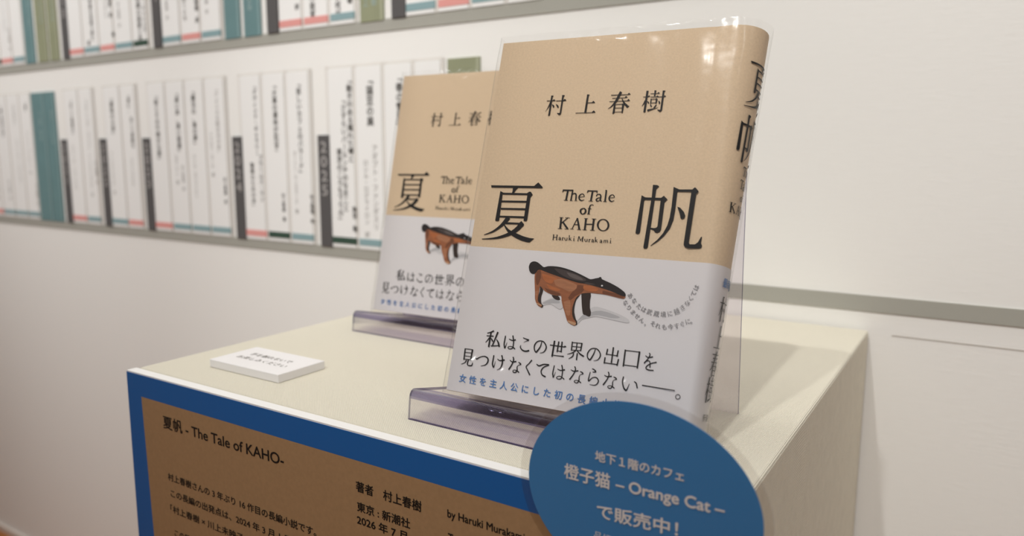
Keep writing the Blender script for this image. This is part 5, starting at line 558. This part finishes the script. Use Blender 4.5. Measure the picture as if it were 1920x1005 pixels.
for s, arc in (('あなたは武蔵境に越さなくては', arc1), ('なりません。それも今すぐに。', arc2)):
    for i, c in enumerate(s):
        a, b = arc[max(0, i - 1)], arc[min(len(arc) - 1, i + 1)]
        k.char(c, arc[i][0] / 1000, arc[i][1] / 1000, 0.0028, bold=0.006, rot=math.atan2(b[1] - a[1], b[0] - a[0]))
k.build('arched_text', front(0.0007), m_arc_ink, obi, facing=(0, -1, 0))
# printed picture of a carved wooden anteater, its light and shade as flat tones
for i, nme in enumerate(('shadow', 'shadow2', 'dark', 'brown', 'deep', 'light', 'orange', 'foot', 'black', 'sheen', 'grey', 'eye')):
    k = Ink(); k.strokes(ANIMAL[nme])
    names = dict(shadow='printed_shade', shadow2='printed_shade', dark='printed_far_legs', brown='printed_body', deep='printed_grain_and_shade', light='printed_grain_and_shade', orange='printed_grain_and_shade',
                 foot='printed_feet', black='printed_back', sheen='printed_sheen', grey='printed_sheen', eye='printed_eye')
    k.build(names[nme], front(0.00050 + 0.00002 * i), m_a[nme], obi, facing=(0, -1, 0))
k = Ink()
x = -0.0052
for c in '最新長編':
    k.char(c, x, 0.0715, 0.0048, bold=0.012); x += 0.0050
k.build('spine_caption', on_spine(0.0007), m_blue_ink, obi, cut=0.0012, facing=(1, 0, 0))
k = Ink()
for g, y in (('mura', 0.0592), ('kami', 0.0462), ('haru', 0.0335), ('ki', 0.0212)): centred(GLYPH[g], -0.0012, y, 1.05, 1.05)
x = -0.0042
for c in '新潮社':
    k.char(c, x, 0.0082, 0.0038); x += 0.0042
k.build('spine_author', on_spine(0.0007), m_black, obi, cut=0.0012, facing=(1, 0, 0))
# clear plastic sleeve
ring = []
base = profile(0.0014, 0.1)
def sleeve_ring(b):
    p = profile(0.0014, b)
    p[0] = (-0.0014, -0.0012); p[-1] = (-0.0014, T + 0.0012)
    p += [(-0.0022, T - 0.002), (-0.0024, T * 0.75), (-0.0026, T / 2), (-0.0024, T * 0.25), (-0.0022, 0.002)]
    out = []
    for i in range(len(p)):
        a, c = p[i], p[(i + 1) % len(p)]
        n = max(1, int(round(math.hypot(c[0] - a[0], c[1] - a[1]) / 0.0016)))
        if i >= 8 and i <= 24: n = max(1, min(n, 2))
        out += [(a[0] + (c[0] - a[0]) * t / n, a[1] + (c[1] - a[1]) * t / n) for t in range(n)]
    return out
RZ = [-0.0012 + 0.0012 * i for i in range(22)] + [0.026 + (0.180 - 0.026) * i / 54 for i in range(55)] + [0.1812 + 0.0192 * i / 20 for i in range(21)]
cnt = None; vs, fs = [], []
ref = sleeve_ring(0.1)
def fixed_ring(b):
    # same point count on every row
    th = []
    o = []
    for (x, y) in ref:
        if x > 0.130:
            s = (x - 0.130) / (bulge(0.1) + 0.0014)
            x = 0.130 + (bulge(b) + 0.0014) * s
        o.append((x, y))
    return o
CREASE = [(0.057, 0.1935, 0.0045, 0.0032, 0.0017), (0.069, 0.1935, 0.0045, 0.0032, 0.0017), (0.063, 0.1900, 0.0035, 0.0030, 0.0013), (0.046, 0.1950, 0.004, 0.0022, 0.0012),
          (0.118, 0.1985, 0.004, 0.0022, 0.0018), (0.108, 0.1990, 0.005, 0.0022, 0.0015), (0.095, 0.1985, 0.006, 0.0022, 0.0013), (0.080, 0.1990, 0.005, 0.002, 0.0011),
          (0.0050, 0.0090, 0.0040, 0.0060, 0.0027), (0.013, 0.0160, 0.0045, 0.0045, 0.0028), (0.021, 0.0030, 0.0130, 0.0030, 0.0026), (0.044, 0.0035, 0.0060, 0.0020, 0.0011),
          (0.031, 0.0125, 0.0045, 0.0045, 0.0026), (0.0985, 0.0165, 0.0024, 0.0036, 0.0018), (0.117, 0.174, 0.013, 0.022, 0.0010)]
for b in RZ:
    pr = fixed_ring(b); n = len(pr)
    for i, (x, y) in enumerate(pr):
        a, c = pr[i - 1], pr[(i + 1) % n]
        nx, ny = (c[1] - a[1]), -(c[0] - a[0]); l = math.hypot(nx, ny) or 1; nx, ny = nx / l, ny / l
        edge = max(0.0, (b - 0.176) / 0.024) ** 2 + max(0.0, (0.014 - b) / 0.014) * 0.9
        d = 0.00035 * noise.noise(Vector((x * 55, y * 55, b * 26))) + 0.0010 * edge * noise.noise(Vector((x * 120, y * 120, b * 60 + 7)))
        if y < 0.001:
            for (ca, cb, ra, rb, hh) in CREASE: d += hh * math.exp(-((x - ca) / ra) ** 2 - ((b - cb) / rb) ** 2)
        if b > 0.1985: d += 0.0005 * noise.noise(Vector((x * 260, y * 260, 3)))
        zz = b + (0.0006 * noise.noise(Vector((x * 60, y * 60, 11))) if b > 0.199 else 0)
        vs.append((x + nx * max(d, -0.0004), y + ny * max(d, -0.0004), zz))
for r in range(len(RZ) - 1):
    for i in range(n):
        fs.append((r * n + i, r * n + (i + 1) % n, (r + 1) * n + (i + 1) % n, (r + 1) * n + i))
obj('plastic_sleeve', vs, fs, m_sleeve, book, smooth=True)

def copy_tree(o, parent=None):
    c = o.copy(); COL.objects.link(c); c.parent = parent
    for ch in list(o.children): copy_tree(ch, c)
    return c
def stand_book(o, loc, tilt, yaw):
    t, y = R(tilt), R(yaw)
    A = Vector((math.cos(y), math.sin(y), 0)); B = Vector((-math.sin(y) * math.sin(t), math.cos(y) * math.sin(t), math.cos(t)))
    N = A.cross(B)
    m = Matrix((A, -N, B)).transposed().to_4x4(); m.translation = Vector(loc); o.matrix_world = m
GB = 'copies of the same book on display'
rear = copy_tree(book)
stand_book(book, (0.2240, 0.0383, H0 + 0.0134), 17.975, 3.176)
stand_book(rear, (0.0402, 0.1800, H0 + 0.0120), 13.8, 3.176)
tag(book, 'large front kraft paper covered hardcover with white band on clear stand', 'book', GB)
tag(rear, 'blurred rear hardcover half hidden behind the front book', 'book', GB)

# ------------------------------------------------------------------ clear book stands
def arc_pts(cx, cy, r, a0, a1, n):
    return [(cx + r * math.cos(R(a0 + (a1 - a0) * i / n)), cy + r * math.sin(R(a0 + (a1 - a0) * i / n))) for i in range(n + 1)]
SW = 0.1442
def make_stand():
    s = math.tan(R(13))
    lip = [(0.0000, 0.0), (0.0006, 0.0060), (0.0012, 0.0112)]
    bend = [(0.0012, 0.0112), (0.0018, 0.0134), (0.0030, 0.0150), (0.0046, 0.0156), (0.0064, 0.0153)]
    shelf = [(0.0112, 0.0153 - 0.0048 * s), (0.030, 0.0153 - 0.0236 * s), (0.0600, 0.0153 - 0.0536 * s)]
    bb = [shelf[-1], (0.0616, 0.0030), (0.0624, 0.0046)]
    rest = [bb[-1], (0.0780, 0.078), (0.0936, 0.1500)]
    tb = [rest[-1], (0.0948, 0.1530), (0.0962, 0.1530), (0.0972, 0.1500)]
    leg = [tb[-1], (0.1000, 0.075), (0.1042, 0.0)]
    root = empty('book_stand')
    def strip(name, pts, material, th=0.0015, width=SW):
        vs, fs, mi = [], [], []
        n = len(pts); nor = []
        for i in range(n):
            a, c = pts[max(0, i - 1)], pts[min(n - 1, i + 1)]
            dx, dy = c[0] - a[0], c[1] - a[1]; l = math.hypot(dx, dy); nor.append((dy / l, -dx / l))
        for x in (0.0, width):
            for i in range(n): vs.append((x, pts[i][0], pts[i][1]))
            for i in range(n): vs.append((x, pts[i][0] + nor[i][0] * th, max(0.0, pts[i][1] + nor[i][1] * th)))
        q = 2 * n
        for i in range(n - 1):
            fs.append((i, i + 1, q + i + 1, q + i)); mi.append(0)
            fs.append((n + i, q + n + i, q + n + i + 1, n + i + 1)); mi.append(0)
            fs.append((i, n + i, n + i + 1, i + 1)); mi.append(1)
            fs.append((q + i, q + i + 1, q + n + i + 1, q + n + i)); mi.append(1)
        o = obj(name, vs, fs, [material, m_pvcedge], root)
        for p, k2 in zip(o.data.polygons, mi): p.material_index = k2; p.use_smooth = (k2 == 0)
        return o
    f = strip('front_lip', lip, m_pvc)
    # cut bottom edge of the lip and of the leg
    strip('lip_bend', bend, m_pvcbend)
    strip('ridge_tint', [(0.0064, 0.0153), (0.0085, 0.0153 - 0.0021 * s), (0.0112, 0.0153 - 0.0048 * s)], m_pvcridge)
    strip('shelf', shelf, m_pvc, width=SW - 0.012)
    strip('shelf_bend', bb, m_pvcbend, width=SW - 0.012)
    strip('back_rest', rest, m_pvc, width=SW - 0.012)
    strip('top_bend', tb, m_pvcbend)
    strip('rear_leg', leg, m_pvc)
    box('foot_edge', 0, SW, 0.0, 0.0015, 0.0, 0.0004, m_pvcbend, root)
    return root
st = make_stand()
st2 = copy_tree(st)
st.location = (0.2121, 0.0206, H0)
st2.location = (0.0437, 0.1518, H0)
tag(st, 'clear violet tinted plastic stand under the front book', 'book stand', 'clear plastic book stands')
tag(st2, 'clear violet tinted plastic stand under the rear book', 'book stand', 'clear plastic book stands')

# ------------------------------------------------------------------ small white sign on the pedestal
sg = box('notice_block', 0.0389, 0.1052, 0.0260, 0.0640, H0 + 0.0001, H0 + 0.0055, m_acrylic, bevel=0.0004)
tag(sg, 'small white acrylic notice block lying on the pedestal left of the stands', 'sign')
k = Ink()
k.text('手を触れないで', 0.0515, 0.0905, 0.0475, 0.0055)
k.text('お楽しみください', 0.0490, 0.0955, 0.0388, 0.0055)
k.build('notice_text', lambda a, b: (a, b, H0 + 0.00562), m_grey_ink, sg, facing=(0, 0, 1))

# ------------------------------------------------------------------ caption board on the pedestal front
YB = -0.0068
cb = empty('caption_board', (0, 0, 0))
tag(cb, 'blue framed brown caption board fixed to the pedestal front', 'sign')
box('foam_board', -0.0013, 0.3893, YB, -0.0002, H0 - 0.297, H0 - 0.0003, m_white, cb)
box('blue_border', -0.0013, 0.3893, YB - 0.0002, YB, H0 - 0.297, H0 - 0.0012, m_panelblue, cb)
k = Ink(); k.poly([(0.0137, -0.0155), (0.3745, -0.0155), (0.3745, -0.283), (0.0225, -0.283)])
k.build('brown_field', lambda a, b: (a, YB - 0.0003, H0 + b), m_panelkraft, cb, facing=(0, -1, 0))
k = Ink()
k.text('夏帆 - The Tale of KAHO-', 0.0358, 0.1465, -0.0310, 0.0090, bold=0.010)
k.build('board_heading', lambda a, b: (a, YB - 0.0005, H0 + b), m_black, cb, facing=(0, -1, 0))
k = Ink()
k.text('村上春樹さんの 3 年ぶり 16 作目の長編小説です。', 0.0371, 0.1700, -0.0655, 0.0054, bold=0.01)
k.text('この長編の出発点は、2024 年 3 月 1 日に', 0.0388, 0.1560, -0.0762, 0.0054, bold=0.01)
k.text('「村上春樹 × 川上未映子', 0.0375, 0.1085, -0.0868, 0.0054, bold=0.01)
k.text('この朗読', 0.0402, 0.0620, -0.1028, 0.0054, bold=0.01)
k.build('board_text', lambda a, b: (a, YB - 0.0005, H0 + b), m_black, cb, facing=(0, -1, 0))
k = Ink()
k.text('著者　村上春樹', 0.2004, 0.2434, -0.0315, 0.0060, bold=0.014)
k.text('東京 : 新潮社', 0.2008, 0.2361, -0.0422, 0.0056, bold=0.014)
k.text('2026 年 7 月', 0.2005, 0.2340, -0.0494, 0.0056, bold=0.014)
k.text('by Haruki Murakami', 0.2590, 0.3015, -0.0300, 0.0055, bold=0.014)
k.text('Tokyo : Shinchosha', 0.2592, 0.2990, -0.0418, 0.0055, bold=0.014)
k.build('publication_text', lambda a, b: (a, YB - 0.0005, H0 + b), m_black, cb, facing=(0, -1, 0))

# ------------------------------------------------------------------ laminated oval notice
ov = empty('oval_notice', (0.3533, 0, H0 + 0.0030))
tag(ov, 'laminated blue oval notice standing up at the front right corner', 'sign')
def oval(name, rx, rz, y0, y1, material, n=96):
    vs = [(rx * math.cos(2 * math.pi * i / n), y, rz * math.sin(2 * math.pi * i / n)) for y in (y0, y1) for i in range(n)]
    fs = [tuple(range(n)), tuple(range(2 * n - 1, n - 1, -1))] + [(i, n + i, n + (i + 1) % n, (i + 1) % n) for i in range(n)]
    return obj(name, vs, fs, material, ov)
oval('printed_card', 0.0495, 0.0398, YB - 0.0011, YB - 0.0008, m_ovalblue)
oval('clear_laminate', 0.0533, 0.0432, YB - 0.0017, YB - 0.0005, m_lam)
k = Ink()
k.text('地下１階のカフェ', -0.0181, 0.0193, 0.0129, 0.0047, bold=0.02, slope=0.0)
k.text('橙子猫', -0.0322, -0.0112, 0.0024, 0.0071, bold=0.02)
k.text('– Orange Cat –', -0.0088, 0.0353, 0.0027, 0.0066, bold=0.026, slope=0.012)
k.text('で販売中！', -0.0168, 0.0178, -0.0112, 0.0068, bold=0.02, slope=0.045)
k.text('品切', -0.0178, -0.0100, -0.0210, 0.0040)
k.build('notice_lettering', lambda a, b: (a, YB - 0.0014, b), m_ovaltxt, ov, facing=(0, -1, 0))

bpy.data.objects.remove(_to); bpy.data.curves.remove(_tc)
